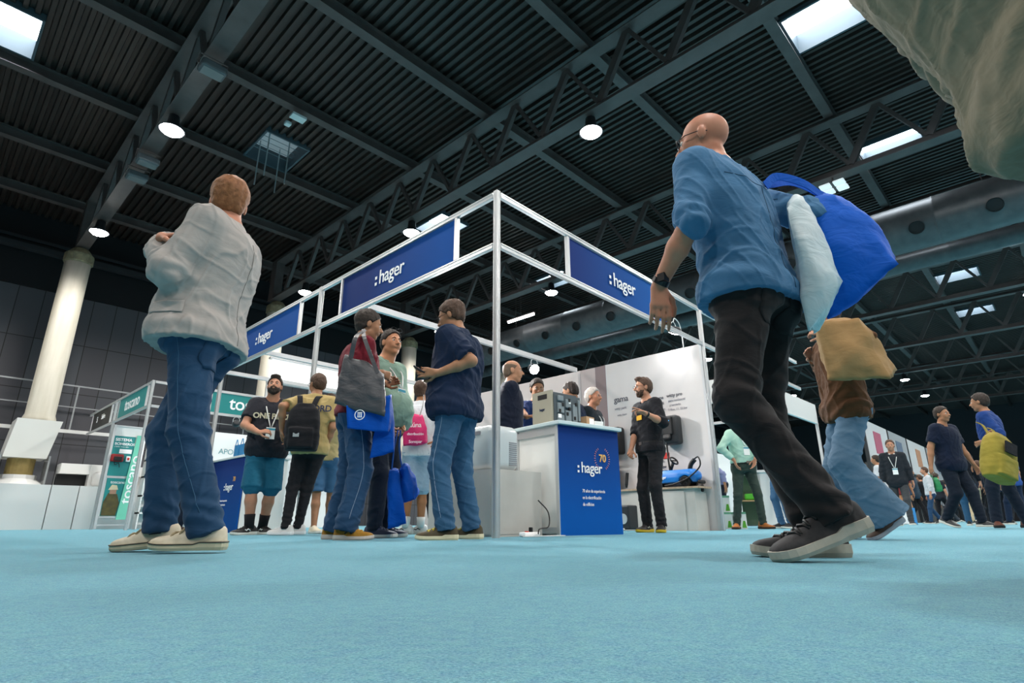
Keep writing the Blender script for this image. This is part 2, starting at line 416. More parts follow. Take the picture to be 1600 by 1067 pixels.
def person(label, H, pos, face, S=None, vox=.007, **q):
    """figure standing at pos (world x, y), facing the world direction face; every point below is in its own frame
    (x to its right, y forward, z up) unless given with wl()"""
    P = Person(); s = H / 1.78; P.s = s; fx, fy = nrm(face)
    ang = math.atan2(fy, fx) - PI/2; P.pos = np.array([pos[0], pos[1], 0.]); P.ang = ang
    ca, sa = math.cos(ang), math.sin(ang)
    def loc(p):
        d = np.asarray(p, float) - P.pos; return np.array([d[0]*ca + d[1]*sa, -d[0]*sa + d[1]*ca, d[2]])
    def dirl(d): return np.array([d[0]*ca + d[1]*sa, -d[0]*sa + d[1]*ca, d[2]])
    P.loc = loc
    def pt(v, default):
        if v is None: return np.array(default, float) * s
        if isinstance(v, tuple) and v[0] == 'w': return loc(v[1])
        return np.array(v, float) * s
    bulk = q.get('bulk', 1.0); belly = q.get('belly', 0.0); wd = q.get('wide', 1.0)
    hip = pt(q.get('hip'), (0, 0, .93)); lean = np.array(q.get('lean', (0, 0))) * s
    hy = q.get('hipyaw', 0.0); sy = q.get('twist', 0.0)   # radians about z, + turns to its left
    drop = q.get('drop', 0.0)
    hz = hip[2] - .93*s
    sh = np.array([hip[0] + lean[0], hip[1] + lean[1], 1.43*s + hz - drop*s])
    def yawv(x, y, a): return np.array([x*math.cos(a) - y*math.sin(a), x*math.sin(a) + y*math.cos(a), 0])
    shl = {k: sh + yawv(sg*.178*s*wd, 0, sy) for k, sg in (('L', -1), ('R', 1))}
    hj = {k: hip + yawv(sg*.09*s, 0, hy) + np.array([0, 0, -.03*s]) for k, sg in (('L', -1), ('R', 1))}
    # legs
    feet = q.get('feet', {}); ank = {}; knee = {}; fdir = {}; fup = {}
    for k, sg in (('L', -1), ('R', 1)):
        f = feet.get(k, {}); a = pt(f.get('p'), (sg*.11, -.02, .085)); yw = f.get('yaw', -sg*.15); d = f.get('dir')
        d = nrm(dirl(d[1])) if isinstance(d, tuple) and d[0] == 'w' else (nrm(d) if d is not None else np.array([-math.sin(yw), math.cos(yw), 0]))
        ux = nrm(np.cross(np.cross(d, (0, 0, 1)), d)); szz = q.get('shoes', {}).get('size', 1.03)
        a = np.array([a[0], a[1], (max(-d[2], 0)*.165*szz + .085*ux[2]) * s])
        pole = f.get('pole', (d[0]*.6, 1, 0)); pole = dirl(pole[1]) if isinstance(pole, tuple) and pole[0] == 'w' else pole
        kn, a = ik(hj[k], a, .418*s, .408*s, pole); ank[k] = a; knee[k] = kn; fdir[k] = d
        side = np.cross(d, (0, 0, 1)); fup[k] = nrm(np.cross(side, d))
    # arms
    hands = q.get('hands', {}); wr = {}; elb = {}; hd = {}
    for k, sg in (('L', -1), ('R', 1)):
        h = hands.get(k, {}); a = pt(h.get('p'), (sg*.27, .05, .86)); pole = h.get('pole', (sg*.4, -1, -.2))
        pole = dirl(pole[1]) if isinstance(pole, tuple) and pole[0] == 'w' else pole
        e, a = ik(shl[k], a, .295*s, .255*s, pole); wr[k] = a; elb[k] = e
        d = h.get('dir'); d = (a - e) if d is None else (dirl(d[1]) if isinstance(d, tuple) and d[0] == 'w' else d)
        n = h.get('n', (-sg, .2, 0)); n = dirl(n[1]) if isinstance(n, tuple) and n[0] == 'w' else n
        hd[k] = (nrm(d), nrm(n), h.get('curl', .45), h.get('curls'))
    # spine profile
    prof = [(.80, .120, .085), (.86, .158, .108), (.93, .168, .118), (1.02, .152, .108), (1.12, .150, .108), (1.24, .162, .116), (1.34, .168, .116), (1.41, .150, .100), (1.46, .100, .072), (1.49, .062, .058)]
    def rings(z0, z1, off, flare=0, front=0):
        out = []
        zs = sorted(set([z0, z1] + [p[0] for p in prof if z0 < p[0] < z1]))
        for z in zs:
            w = np.interp(z, [p[0] for p in prof], [p[1] for p in prof]) * (1 + (wd - 1)*.8) ; d = np.interp(z, [p[0] for p in prof], [p[2] for p in prof])
            w *= bulk; d *= bulk; g = math.exp(-((z - 1.07) / .13) ** 2) if z > 1.07 else math.exp(-((z - 1.07) / .19) ** 2)
            b = belly * g; t = min(max((z - .95) / .48, 0), 1); t = t*t*(3 - 2*t)*.5 + t*.5
            fl = flare * min(max(0, (1.03 - z) / .15), 1.2)
            cxy = hip[:2]*(1 - t) + sh[:2]*t; a = hy*(1 - t) + sy*t
            fw = yawv(0, (b*.55 - .01*t) * s, a)
            zz = z*s + hz - (drop*s) * t
            out.append((cxy[0] + fw[0], cxy[1] + fw[1], zz, (w + off + b*.30 + fl)*s, (d + off + b*.55 + fl)*s, a))
        return out
    P.rings = rings
    # head
    hyaw = q.get('headyaw', 0.0); hp = q.get('headpitch', 0.0); ht = q.get('headtilt', 0.0)
    Rh = np.array((Matrix.Rotation(hyaw, 3, 'Z') @ Matrix.Rotation(hp, 3, 'X') @ Matrix.Rotation(ht, 3, 'Y')))
    nb = np.array([sh[0], sh[1], sh[2] + .035*s])
    off = q.get('headoff', (0, .035, .188)); hc = nb + np.array(off)*s
    HS = s * q.get('headscale', 1.0)
    def hpnt(x, y, z): return hc + Rh @ (np.array([x, y, z]) * HS)
    P.hpnt = hpnt; P.hc = hc; P.Rh = Rh; P.sh = sh; P.hip = hip; P.wr = wr; P.elb = elb; P.ank = ank; P.knee = knee; P.shl = shl
    fat = q.get('jowl', 0.0)
    T = SDF(vox)
    T.loft(rings(.90, 1.49, -.016), .03)
    T.cone(nb + np.array([0, -.005, -.03])*s, hpnt(0, -.018, -.075), (.060 + fat*.5)*s*bulk**.5, (.054 + fat)*s*bulk**.5, .03)
    T.ell(hpnt(0, -.012, .030), np.array([.075, .094, .088])*HS, .02, Rh)
    T.ell(hpnt(0, .028, -.030), np.array([.057 + fat, .064, .082])*HS, .03, Rh)
    T.cone(hpnt(-.038 - fat, .012, -.070), hpnt(0, .058, -.096), .022*HS, .018*HS, .02); T.cone(hpnt(.038 + fat, .012, -.070), hpnt(0, .058, -.096), .022*HS, .018*HS, .02)
    T.cone(hpnt(-.036, .062, -.02), hpnt(-.030, .068, -.045), .02*HS, .018*HS, .02); T.cone(hpnt(.036, .062, -.02), hpnt(.030, .068, -.045), .02*HS, .018*HS, .02)
    T.cone(hpnt(-.032, .078, .020), hpnt(.032, .078, .020), .011*HS, .011*HS, .015)
    for sg in (-1, 1):
        T.ell(hpnt(sg*.031, .097, .000), np.array([.0165, .012, .0085])*HS, .008, Rh, sub=True)
        T.ell(hpnt(sg*.077, -.008, -.008), np.array([.009, .019, .032])*HS, .006, Rh)
    T.cone(hpnt(0, .090, .004), hpnt(0, .112, -.030), .008*HS, .0125*HS, .012); T.cone(hpnt(-.013, .098, -.034), hpnt(.013, .098, -.034), .009*HS, .009*HS, .008)
    T.ell(hpnt(0, .087, -.058), np.array([.026, .012, .011])*HS, .008, Rh); T.cone(hpnt(-.018, .099, -.058), hpnt(.018, .099, -.058), .003, .003, .004, sub=True)
    lr = q.get('limb', 1.0)
    for k, sg in (('L', -1), ('R', 1)): T.cone(nb + np.array([sg*.015, -.015, .03])*s, shl[k] + np.array([0, -.01, .0])*s, .042*s, .040*s, .04)
    for k, sg in (('L', -1), ('R', 1)):
        T.cone(shl[k], elb[k], .050*s*lr, .040*s*lr, .03); T.cone(elb[k], elb[k]*.6 + wr[k]*.4, .040*s*lr, .038*s*lr, .02); T.cone(elb[k]*.6 + wr[k]*.4, wr[k], .038*s*lr, .026*s*lr, .02)
        d, n, cu, cus = hd[k]; hand(T, wr[k], d, n, -sg if not hands.get(k, {}).get('flip') else sg, cu, s*.98, curls=cus)
        lg = .84 if q.get('bottom', {}).get('len', 2.0) > 1.5 else 1.0
        T.cone(hj[k]*.85 + knee[k]*.15, knee[k], .064*s*lr, .052*s*lr*lg, .03); T.cone(hj[k], hip + np.array([0, 0, .05]), .05*s, .09*s, .03); T.cone(knee[k], knee[k]*.65 + ank[k]*.35, .052*s*lr*lg, .054*s*lr*lg, .02); T.cone(knee[k]*.65 + ank[k]*.35, ank[k], .053*s*lr*lg, .034*s*lr, .02)
    sk = q.get('skin', ('d9a184', 'c98a70'))
    body = skin_obj('person', T, SKIN(*sk), sm=1); P.o = body
    tag(body, label, 'person', q.get('group')); body.location = (pos[0], pos[1], 0); body.rotation_euler = (0, 0, ang)
    # eyes, brows, hair
    if q.get('eyes', True):
        for sg in (-1, 1):
            c = hpnt(sg*.031, .0785, .0); fwd = Rh @ np.array([0, 1, 0.]); t = bmesh.new(); bmesh.ops.create_uvsphere(t, u_segments=16, v_segments=10, radius=.0125*HS)
            for f in t.faces:
                if (f.calc_center_median().normalized()).dot(Vector(fwd)) > .84: f.material_index = 1
            bmesh.ops.translate(t, verts=t.verts, vec=Vector(c)); obj('eye', t, [mat('eye_white', 'b9aea4', .4), mat('iris_dark', '241a14', .2)], body, smooth=True)
        bm = B()
        for sg in (-1, 1): tube(bm, [hpnt(sg*.014, .092, .019), hpnt(sg*.030, .092, .025), hpnt(sg*.046, .081, .019)], [.003*HS, .0042*HS, .002*HS], 6)
        obj('eyebrows', bm, q.get('browmat') or q.get('hairmat') or mat('hair_dark', '2a211c', .7), body, smooth=True)
    hm = q.get('hairmat') or mat('hair_dark', '1f1814', .65, kind='n', col2='35281f', scale=60, bump=.5)
    st = q.get('hair', 'short')
    if st != 'bald':
        T = SDF(max(vox*.8, .005)); t = q.get('hairt', .012)
        T.ell(hpnt(0, -.014, .032), np.array([.0745 + t, .094 + t, .088 + t*1.1])*HS, .01, Rh)
        T.ell(hpnt(0, -.048, -.018), np.array([.064 + t*.6, .052 + t*.6, .062])*HS, .03, Rh)
        if st == 'quiff': T.ell(hpnt(.0, .055, .105), np.array([.058, .042, .026])*HS, .02, Rh)
        if st == 'full': T.ell(hpnt(0, -.03, .05), np.array([.086, .10, .088])*HS, .02, Rh)
        pp = q.get('hairline', (.062, .062)); T.cut(hpnt(0, pp[0], pp[1]), Rh @ np.array([0, .76, -.65]))
        for sg in (-1, 1): T.ell(hpnt(sg*.085, .0, -.012), np.array([.02, .026, .03])*HS, .006, Rh, sub=True)
        if st == 'fringe': T.ell(hpnt(0, .0, .10), np.array([.07, .105, .075])*HS, .02, Rh, sub=True)
        T.cut(hpnt(0, -.05, -.068), Rh @ np.array([0, 0, -1.]))
        amp = q.get('hairamp', .0028)
        skin_obj('hair', T, hm, body, disp=lambda V: snoise(V * np.array([1, 1, .45]), 75, 3) * amp, sm=1)
    if q.get('beard'):
        T = SDF(max(vox*.8, .005)); T.ell(hpnt(0, .028, -.056), np.array([.0625 + fat, .070, .062])*HS, .01, Rh); T.cone(hpnt(0, .05, -.09), hpnt(0, .06, -.10), .028*HS, .026*HS, .02)
        T.cone(hpnt(-.024, .092, -.046), hpnt(.024, .092, -.046), .0075*HS, .0075*HS, .01)
        T.ell(hpnt(0, .092, .002), np.array([.05, .05, .045])*HS, .01, Rh, sub=True); T.ell(hpnt(0, .108, -.059), np.array([.017, .02, .007])*HS, .004, Rh, sub=True)
        T.cut(hpnt(0, 0, -.022), Rh @ np.array([0, -.25, 1.])); T.cut(hpnt(0, -.012, 0), Rh @ np.array([0, -1, 0.]))
        skin_obj('beard', T, q.get('beardmat') or hm, body, disp=lambda V: snoise(V, 90, 5) * .0025, sm=1)
    if q.get('glasses'):
        bm = B(); 
        for sg in (-1, 1):
            if q['glasses'] == 'up': cc = lambda x, y, z: hpnt(x, y*.8 + .0, z + .105)
            else: cc = hpnt
            ring = [cc(sg*.033 + .024*math.cos(a), .103 - .1*(abs(.024*math.cos(a)*sg + .033) - .033)**1, -.002 + .018*math.sin(a)) for a in np.linspace(0, 2*PI, 17)]
            tube(bm, ring, .0022*HS, 5); tube(bm, [cc(sg*.057, .098, .002), cc(sg*.078, .06, .003), cc(sg*.082, -.01, .0), cc(sg*.079, -.03, -.012)], .002*HS, 5)
        tube(bm, [cc(-.01, .104, .002), cc(.01, .104, .002)], .002*HS, 5)
        if q['glasses'] == 'up':
            pass
        obj('glasses', bm, mat('glasses_frame', '15151a', .3), body, smooth=True)
    # clothes
    tp = q.get('top', {}); tm = tp.get('m', cloth('cloth_grey', '888888')); kind = tp.get('kind', 'tee'); hem = tp.get('hem', .88); vx = vox*1.15
    T = SDF(vx); offt = {'tee': .020, 'shirt': .022, 'jacket': .030, 'hood': .03}[kind] * tp.get('loose', 1.0)
    T.loft(rings(hem, 1.455, offt, tp.get('flare', .01)), .03)
    for k, sg in (('L', -1), ('R', 1)): T.cone(nb + np.array([sg*.022, -.018, .012])*s, shl[k] + np.array([-sg*.01, -.008, .0])*s, (.046 + offt*.5)*s, (.050 + offt*.7)*s, .05)
    for k, sg in (('L', -1), ('R', 1)):
        a = shl[k] + np.array([-sg*.015, 0, -.004])*s; ln = tp.get('sleeve', .62); r0 = (.052 + offt*.8)*s*lr; e = elb[k]; w_ = wr[k]
        if ln <= 1.0:
            e2 = a + (e - a)*ln; T.fcone(a, e2, r0*1.02, r0*1.0, .05)
        else:
            T.cone(a, e, r0, r0*.86, .05); f = ln - 1.0; w2 = e + (w_ - e) * f
            T.fcone(e, w2, r0*.86, (.031*lr + offt*.7)*s + (.008*s if f < .5 else 0), .03)
    if tp.get('hole', True): T.ell(nb + np.array([0, .004, .055])*s, np.array([.060, .060, .058])*s, .01, None, sub=True)
    sd = int(abs(pos[0]*100 + pos[1]*37)) + 5; am = tp.get('fold', .006)
    el = [(elb[k], .16*s) for k in 'LR']; arml = [(shl[k], elb[k]) for k in 'LR']
    def dtop(V):
        W_ = V @ FOLD
        d = snoise(W_ * np.array([1, 1, .30]), 10, sd) * am * .45 + (ridge(W_ * np.array([1.2, 1.2, .30]), 13, sd+1) + .6*ridge(V @ FOLD2 * np.array([1.4, 1.4, .35]), 20, sd+2)) * am * .75
        for e, rr in el:
            g = np.exp(-(np.linalg.norm(V - e, axis=1) / rr) ** 2); d = d + g * np.sin((V @ np.array([30., 20., 70.])) + 3*snoise(V, 9, 8)) * am * .7
        g = np.exp(-((V[:, 2] - (hem + .12)*s) / (.12*s)) ** 2); d = d + g * np.sin(V[:, 2]*60 + V[:, 0]*25 + 3*snoise(V, 6, 9)) * am * .45
        return d
    P.top = skin_obj(tp.get('name', 't_shirt'), T, tm, body, disp=dtop, sm=1)
    if tp.get('collar'):
        bm = B(); pts = []
        for a in np.linspace(-PI*.86, PI*.86, 21):
            pts.append(nb + np.array([math.sin(a)*.070, -math.cos(a)*.062 + .006, .022 - .030*(abs(a)/PI)**2])*s)
        tube(bm, pts, [.013*s]*21, 8)
        obj('collar', bm, tp['collar'] if not isinstance(tp['collar'], bool) else tm, P.top, smooth=True)
    if tp.get('cuffs'):
        for k in 'LR':
            f = tp.get('sleeve') - 1.0; w2 = elb[k] + (wr[k] - elb[k]) * f; dd = nrm(wr[k] - elb[k]); bm = B(); rr = (.030*lr + offt*.75)*s + .008
            tube(bm, [w2 - dd*.05, w2 - dd*.045, w2 - dd*.005, w2], [rr*.93, rr*1.04, rr*1.04, rr*.93], 20)
            obj('rolled_cuff', bm, tm, P.top, smooth=True)
    bt = q.get('bottom', {}); m2 = bt.get('m', cloth('jeans', '2b4a6b')); ln = bt.get('len', 2.0); lf = bt.get('loose', 1.0)
    T = SDF(vx); T.loft(rings(.845, min(bt.get('waist', 1.0), (hem + .035) if not q.get('belt') else 2), .008), .03)
    for k in 'LR':
        T.cone(hj[k] + np.array([0, -.01, .0])*s, knee[k] if ln >= 1 else hj[k]*.3 + knee[k]*.7, .090*s*lr*bulk**.5*(.9 + .1*lf), .064*s*lf*lr, .05)
        T.ell(hj[k] + np.array([0, -.055, .0])*s, np.array([.080, .066, .08])*s*bulk, .04)
        ad = nrm(ank[k] - knee[k])
        if ln >= 1.5:
            T.fcone(knee[k], ank[k] + ad * bt.get('drop', .026)*s, .064*s*lf*lr, bt.get('hemr', .055)*s*lf, .03)
        else:
            c_ = hj[k] + (knee[k] - hj[k]) * ln if ln <= 1 else knee[k] + (ank[k] - knee[k]) * (ln - 1)
            T.fcone(hj[k], c_, .092*s*lr, .080*s*lf*lr, .03)
    am2 = bt.get('fold', .005)
    def dbot(V):
        d = snoise(V * np.array([1, 1, .4]), 11, sd+3) * am2 * .35 + (ridge(V @ FOLD * np.array([1.1, .5, 1.3]), 13, sd+4) + .7*ridge(V @ FOLD2 * np.array([.5, 1.1, 1.5]), 17, sd+5)) * am2 * .62
        for k in 'LR':
            for c_, rr, fr, a_ in ((ank[k] + np.array([0, 0, .06]), .10*s, 95, .8), (knee[k] + np.array([0, -.05, 0]), .11*s, 75, .55), (hj[k] + np.array([0, .06, -.06])*s, .11*s, 70, .5)):
                g = np.exp(-(np.linalg.norm(V - c_, axis=1) / rr) ** 2); d = d + g * np.sin(V[:, 2]*fr + V[:, 0]*20 + V[:, 1]*(-25) + 3*snoise(V, 8, sd+6)) * am2 * a_
        return d
    P.bot = skin_obj(bt.get('name', 'trousers'), T, m2, body, disp=dbot, sm=1)
    if q.get('belt'):
        bm = B(); r0 = [r for r in rings(.93, 1.0, .020) if True][-1]; zc = (bt.get('waist', 1.0) - .02)*s + hz
        for h_ in (0,):
            r0 = rings(zc/s, zc/s + .001, .020)[0] if hz == 0 else r0
            loop = []
            for a in np.linspace(0, 2*PI, 41):
                ce, se = math.cos(a), math.sin(a); rr = (abs(ce)**2.4 + abs(se)**2.4) ** (-1/2.4); x, y = r0[3]*ce*rr, r0[4]*se*rr; v = yawv(x, y, r0[5]); loop.append((r0[0] + v[0], r0[1] + v[1], zc))
            ra = [bm.verts.new((x, y, z + .017)) for x, y, z in loop[:-1]]; rb = [bm.verts.new((x, y, z - .017)) for x, y, z in loop[:-1]]
            for i in range(40): bm.faces.new((ra[i], rb[i], rb[(i+1) % 40], ra[(i+1) % 40]))
            fy_ = r0[1] + r0[4] + .003; box(bm, (r0[0], fy_, zc), (.05, .006, .036), mi=1)
        obj('belt', bm, [mat('belt_black', '17130f', .5), mat('buckle', 'b0b0b0', .3, 1)], body)
    if not q.get('socks') and ln > 1.5:
        for k in 'LR':
            bm = B(); d = nrm(knee[k] - ank[k]); tube(bm, [ank[k] - d*.03*s, ank[k] + d*.03*s, ank[k] + d*.11*s], [.040*s*lr, .042*s*lr, .046*s*min(lr, 1.05)], 14); obj('sock', bm, mat('sock_dark', '1c1d22', .9), body, smooth=True)
    if q.get('socks'):
        for k in 'LR':
            bm = B(); d = nrm(knee[k] - ank[k]); hgt = q.get('sockh', .13)*s; tube(bm, [ank[k] - d*.02, ank[k] + d*hgt*.5, ank[k] + d*hgt], [.043*s*lr, .045*s*lr, .050*s*lr], 16); obj('sock', bm, q['socks'], body, smooth=True)
    sh_ = q.get('shoes', {})
    for k in 'LR':
        o = ank[k] - fup[k]*.085*s
        shoe(body, o, fdir[k], fup[k], s*sh_.get('size', 1.03), sh_.get('upper', mat('shoe_black', '1b1b1d', .6)), sh_.get('sole', mat('sole_white', 'd8d4ca', .6)), sh_.get('lace'), sh_.get('high', 0), accent=sh_.get('accent'), sq=sh_.get('sq', 1.0), line=sh_.get('line'))
    if q.get('lanyard'):
        lc = q['lanyard']; r1 = rings(1.2, 1.21, offt + .006)[0]; fy_ = r1[1] + r1[4]; bz = q.get('badgez', 1.13)*s
        ct = q.get('cardtone', 'f2f2f0'); r2 = rings(bz/s, bz/s + .01, offt + .008)[0]; f2 = r2[1] + r2[4] + .004
        bm = B(); c1 = P.top
        ch = rings(1.36, 1.37, offt + .008)[0]
        for sg in (-1, 1):
            tube(bm, spline([nb + np.array([sg*.045, -.055, .03])*s, nb + np.array([sg*.075, .0, .01])*s, np.array([sh[0] + sg*.065*s, ch[1] + ch[4]*.96, 1.37*s + hz]), np.array([r2[0] + sg*.008, f2, bz + .02])], 5), .007*s, 5)
        obj('lanyard', bm, lc, body, smooth=True)
        bm = B(); box(bm, (r2[0], f2 + .002, bz - .05*s), (.095*s, .004, .13*s)); bd = obj('badge', bm, mat('badge_card', ct, .4), body)
        bm = B(); box(bm, (r2[0], f2 + .0045, bz - .005*s), (.095*s, .002, .022*s)); obj('badge_header', bm, mat('badge_teal', '3b93ab', .5), bd)
    if q.get('watch'):
        k = q['watch']; d = nrm(wr[k] - elb[k]); bm = B(); c_ = wr[k] - d*.02; tube(bm, [c_ - d*.011, c_ + d*.011], .032*s*lr, 18)
        n_ = hd[k][1]; box(bm, c_ - n_*.031*s, (.03, .03, .03)); obj('wristwatch', bm, mat('watch_black', '101214', .35), body, smooth=False)
    return P
def wp(*a): return ('w', np.array(a[0] if len(a) == 1 else a, float))
LEFT = np.array([-.692, .722, 0]); AWAY = np.array([.69, .66, 0]); UPV = np.array([0, 0, 1.])
def dirv(l, a): v = LEFT*l + AWAY*a; return v[:2]
def wd3(l, a, z=0): return ('w', LEFT*l + AWAY*a + UPV*z)
# soft bags: eight corner points, bulged and creased
def hexbag(name, cs, m, parent=None, bulge=.02, n=14, seed=1, fold=.004, pinch=0):
    """cs: corners bottom 4 (loop) then top 4 (loop)"""
    cs = [np.asarray(c, float) for c in cs]; V = []; F = []; idx = {}
    def P(u, v, w):
        b = (cs[0]*(1-u)*(1-v) + cs[1]*u*(1-v) + cs[2]*u*v + cs[3]*(1-u)*v); t = (cs[4]*(1-u)*(1-v) + cs[5]*u*(1-v) + cs[6]*u*v + cs[7]*(1-u)*v); return b*(1-w) + t*w
    ctr = P(.5, .5, .5)
    def vid(i, j, k):
        key = (i, j, k)
        if key not in idx: idx[key] = len(V); V.append(key)
        return idx[key]
    for ax in range(3):
        for side in (0, n):
            for a in range(n):
                for b in range(n):
                    q = []
                    for da, db in ((0, 0), (1, 0), (1, 1), (0, 1)):
                        c = [0, 0, 0]; c[ax] = side; c[(ax+1) % 3] = a + da; c[(ax+2) % 3] = b + db; q.append(vid(*c))
                    F.append(q if side else q[::-1])
    U = np.array(V) / n; X = np.array([P(*u) for u in U])
    e1 = nrm(cs[1] - cs[0]); e2 = nrm(cs[3] - cs[0]); e3 = nrm(cs[4] - cs[0])
    cen = np.array([P(.5, .5, u[2]) for u in U])
    s0 = np.where(U[:, 0] == 0, -1, np.where(U[:, 0] == 1, 1, 0)); s1 = np.where(U[:, 1] == 0, -1, np.where(U[:, 1] == 1, 1, 0)); s2 = np.where(U[:, 2] == 0, -1, np.where(U[:, 2] == 1, 1, 0))
    sn = lambda a: np.sin(PI*a)
    g0 = sn(U[:, 1]) * sn(U[:, 2]); g1 = sn(U[:, 0]) * sn(U[:, 2]); g2 = sn(U[:, 0]) * sn(U[:, 1])
    X = X + (s0*g0)[:, None]*e1*bulge*.6 + (s1*g1)[:, None]*e2*bulge + (s2*g2)[:, None]*e3*bulge*.5
    if pinch: X = X + (cen - X) * (pinch * (U[:, 2]**3))[:, None]
    F = np.array(F); N = vnormals(X, F); X = X + N * (snoise(X*np.array([1, 1, .6]), 16, seed)*fold + snoise(X, 38, seed+1)*fold*.4)[:, None]
    bm = bmesh.new(); vs = [bm.verts.new(Vector(x)) for x in X]
    for f in F: bm.faces.new([vs[i] for i in f])
    bmesh.ops.recalc_face_normals(bm, faces=bm.faces[:])
    return obj(name, bm, m, parent, smooth=True)
def ribbon(bm, pts, w, wdir, t=.003):
    pts = [np.array(p, float) for p in pts]; wdir = nrm(wdir); rows = []
    for i, p in enumerate(pts):
        d = nrm(pts[min(i+1, len(pts)-1)] - pts[max(i-1, 0)]); wv = nrm(wdir - d*(wdir @ d)) * w/2; n = nrm(np.cross(d, wv)) * t/2
        rows.append([bm.verts.new(Vector(q)) for q in (p - wv - n, p + wv - n, p + wv + n, p - wv + n)])
    for a, b in zip(rows, rows[1:]):
        for k in range(4): bm.faces.new((a[k], a[(k+1) % 4], b[(k+1) % 4], b[k]))
    bm.faces.new(rows[0][::-1]); bm.faces.new(rows[-1])
def put(root, label, cat, group=None): tag(root, label, cat, group); return root

from mathutils.bvhtree import BVHTree
def bvh_of(o):
    me = o.data; return BVHTree.FromPolygons([v.co.copy() for v in me.vertices], [tuple(f.vertices) for f in me.polygons])
def hit(bv, p, d):
    d = Vector(nrm(d)); r = bv.ray_cast(Vector(p) - d * .45, d, .9); return (r[0], r[1]) if r[0] is not None else (None, None)
def seam(par, pts, d, m, name='seam', r=.0016, n=8, off=.0005, bv=None):
    """stitched line lying on the cloth of par; pts in the figure's own frame, projected along d"""
    bv = bv or bvh_of(par); out = []
    for p in spline(pts, n):
        h, nn = hit(bv, p, d)
        if h is not None: out.append(h + nn*off)
    if len(out) > 2: bm = B(); tube(bm, out, r, 5); return obj(name, bm, m, par, smooth=True)
def patch(par, c, xd, yd, w, h, d, m, name, shape=None, off=.003, n=10, bv=None):
    """cloth patch w x h lying on par"""
    bv = bv or bvh_of(par); xd = nrm(xd); yd = nrm(yd); bm = B(); G = []
    for j in range(n + 1):
        row = []
        for i in range(n + 1):
            u, v = i/n - .5, j/n - .5; uu = u * (shape(v) if shape else 1)
            q, nn = hit(bv, np.asarray(c) + xd*uu*w + yd*v*h, d); row.append(bm.verts.new(q + nn*off) if q is not None else None)
        G.append(row)
    for j in range(n):
        for i in range(n):
            f = [G[j][i], G[j][i+1], G[j+1][i+1], G[j+1][i]]
            if all(f): bm.faces.new(f)
    if not bm.faces: bm.free(); return None
    bmesh.ops.recalc_face_normals(bm, faces=bm.faces[:]); bmesh.ops.solidify(bm, geom=bm.faces[:], thickness=-.002)
    return obj(name, bm, m, par, smooth=True)
# ================================================================ the hall
M_alu = mat('aluminium', 'c9cbcc', .35, .55, spec=.5)
M_steel = mat('dark_steel', '5f5350', .5, .0, kind='n', col2='4b413f', scale=3, bump=.02)
M_deck = mat('roof_deck', '40342f', .40, .0, kind='n', col2='28201d', scale=1.2, bump=.02, amt=.2)
M_white = mat('white_panel', 'd9dad8', .5); M_black = mat('black_plastic', '121315', .45); M_dkgrey = mat('dark_grey_plastic', '2a2c2f', .45)
M_blue = mat('booth_blue', '14519f', .5); M_teal = mat('stand_teal', '15807f', .5); M_letter = mat('letter_white', 'f4f4f4', .5)
M_lamp = mat('lamp_glow', 'ffffff', .5, emit=60); M_pane = mat('daylight_pane', 'eaf6ff', .5, emit=14)
X0, X1, Y0, Y1, ZC = -12.0, 66.0, -15.0, 23.0, 9.9
# carpet
def carpet():
    m = bpy.data.materials.new('carpet_turquoise'); m.use_nodes = True; nt = m.node_tree; N = nt.nodes; L = nt.links; b = N['Principled BSDF']
    tc = N.new('ShaderNodeTexCoord')
    def noise(s, d=4, r=.5):
        n = N.new('ShaderNodeTexNoise'); n.inputs['Scale'].default_value = s; n.inputs['Detail'].default_value = d; n.inputs['Roughness'].default_value = r; L.new(tc.outputs['Object'], n.inputs['Vector']); return n
    a, c, e = noise(6, 5), noise(300, 4, .8), noise(45, 5, .7)
    def mix(fac, c1, c2, lo, hi):
        rp = N.new('ShaderNodeMapRange'); rp.inputs[1].default_value = lo; rp.inputs[2].default_value = hi; L.new(fac, rp.inputs[0])
        mx = N.new('ShaderNodeMix'); mx.data_type = 'RGBA'; L.new(rp.outputs[0], mx.inputs[0])
        for i, q in ((6, c1), (7, c2)):
            if isinstance(q, str): mx.inputs[i].default_value = lin(q)
            else: L.new(q, mx.inputs[i])
        return mx.outputs[2]
    c1 = mix(a.outputs[0], '327e9c', '4b9aae', .3, .7); c2 = mix(e.outputs[0], '2270a6', '66aeb2', .38, .62)
    c3 = N.new('ShaderNodeMix'); c3.data_type = 'RGBA'; c3.inputs[0].default_value = .5; L.new(c1, c3.inputs[6]); L.new(c2, c3.inputs[7])
    c4 = mix(c.outputs[0], '1c5b7c', '9bd8dc', .36, .64); c5 = N.new('ShaderNodeMix'); c5.data_type = 'RGBA'; c5.inputs[0].default_value = .45; L.new(c3.outputs[2], c5.inputs[6]); L.new(c4, c5.inputs[7])
    L.new(c5.outputs[2], b.inputs['Base Color']); b.inputs['Roughness'].default_value = .95; b.inputs['Specular IOR Level'].default_value = .1
    b.inputs['Sheen Weight'].default_value = .25; b.inputs['Sheen Roughness'].default_value = .4
    bp = N.new('ShaderNodeBump'); bp.inputs['Strength'].default_value = .8; bp.inputs['Distance'].default_value = .004; L.new(c.outputs[0], bp.inputs['Height'])
    b2 = N.new('ShaderNodeBump'); b2.inputs['Strength'].default_value = .5; b2.inputs['Distance'].default_value = .02; L.new(e.outputs[0], b2.inputs['Height']); L.new(bp.outputs[0], b2.inputs['Normal']); L.new(b2.outputs[0], b.inputs['Normal'])
    return m
bm = B(); span(bm, (X0, Y0, -.1), (X1, Y1, 0)); tag(obj('floor', bm, carpet()), kind='structure')
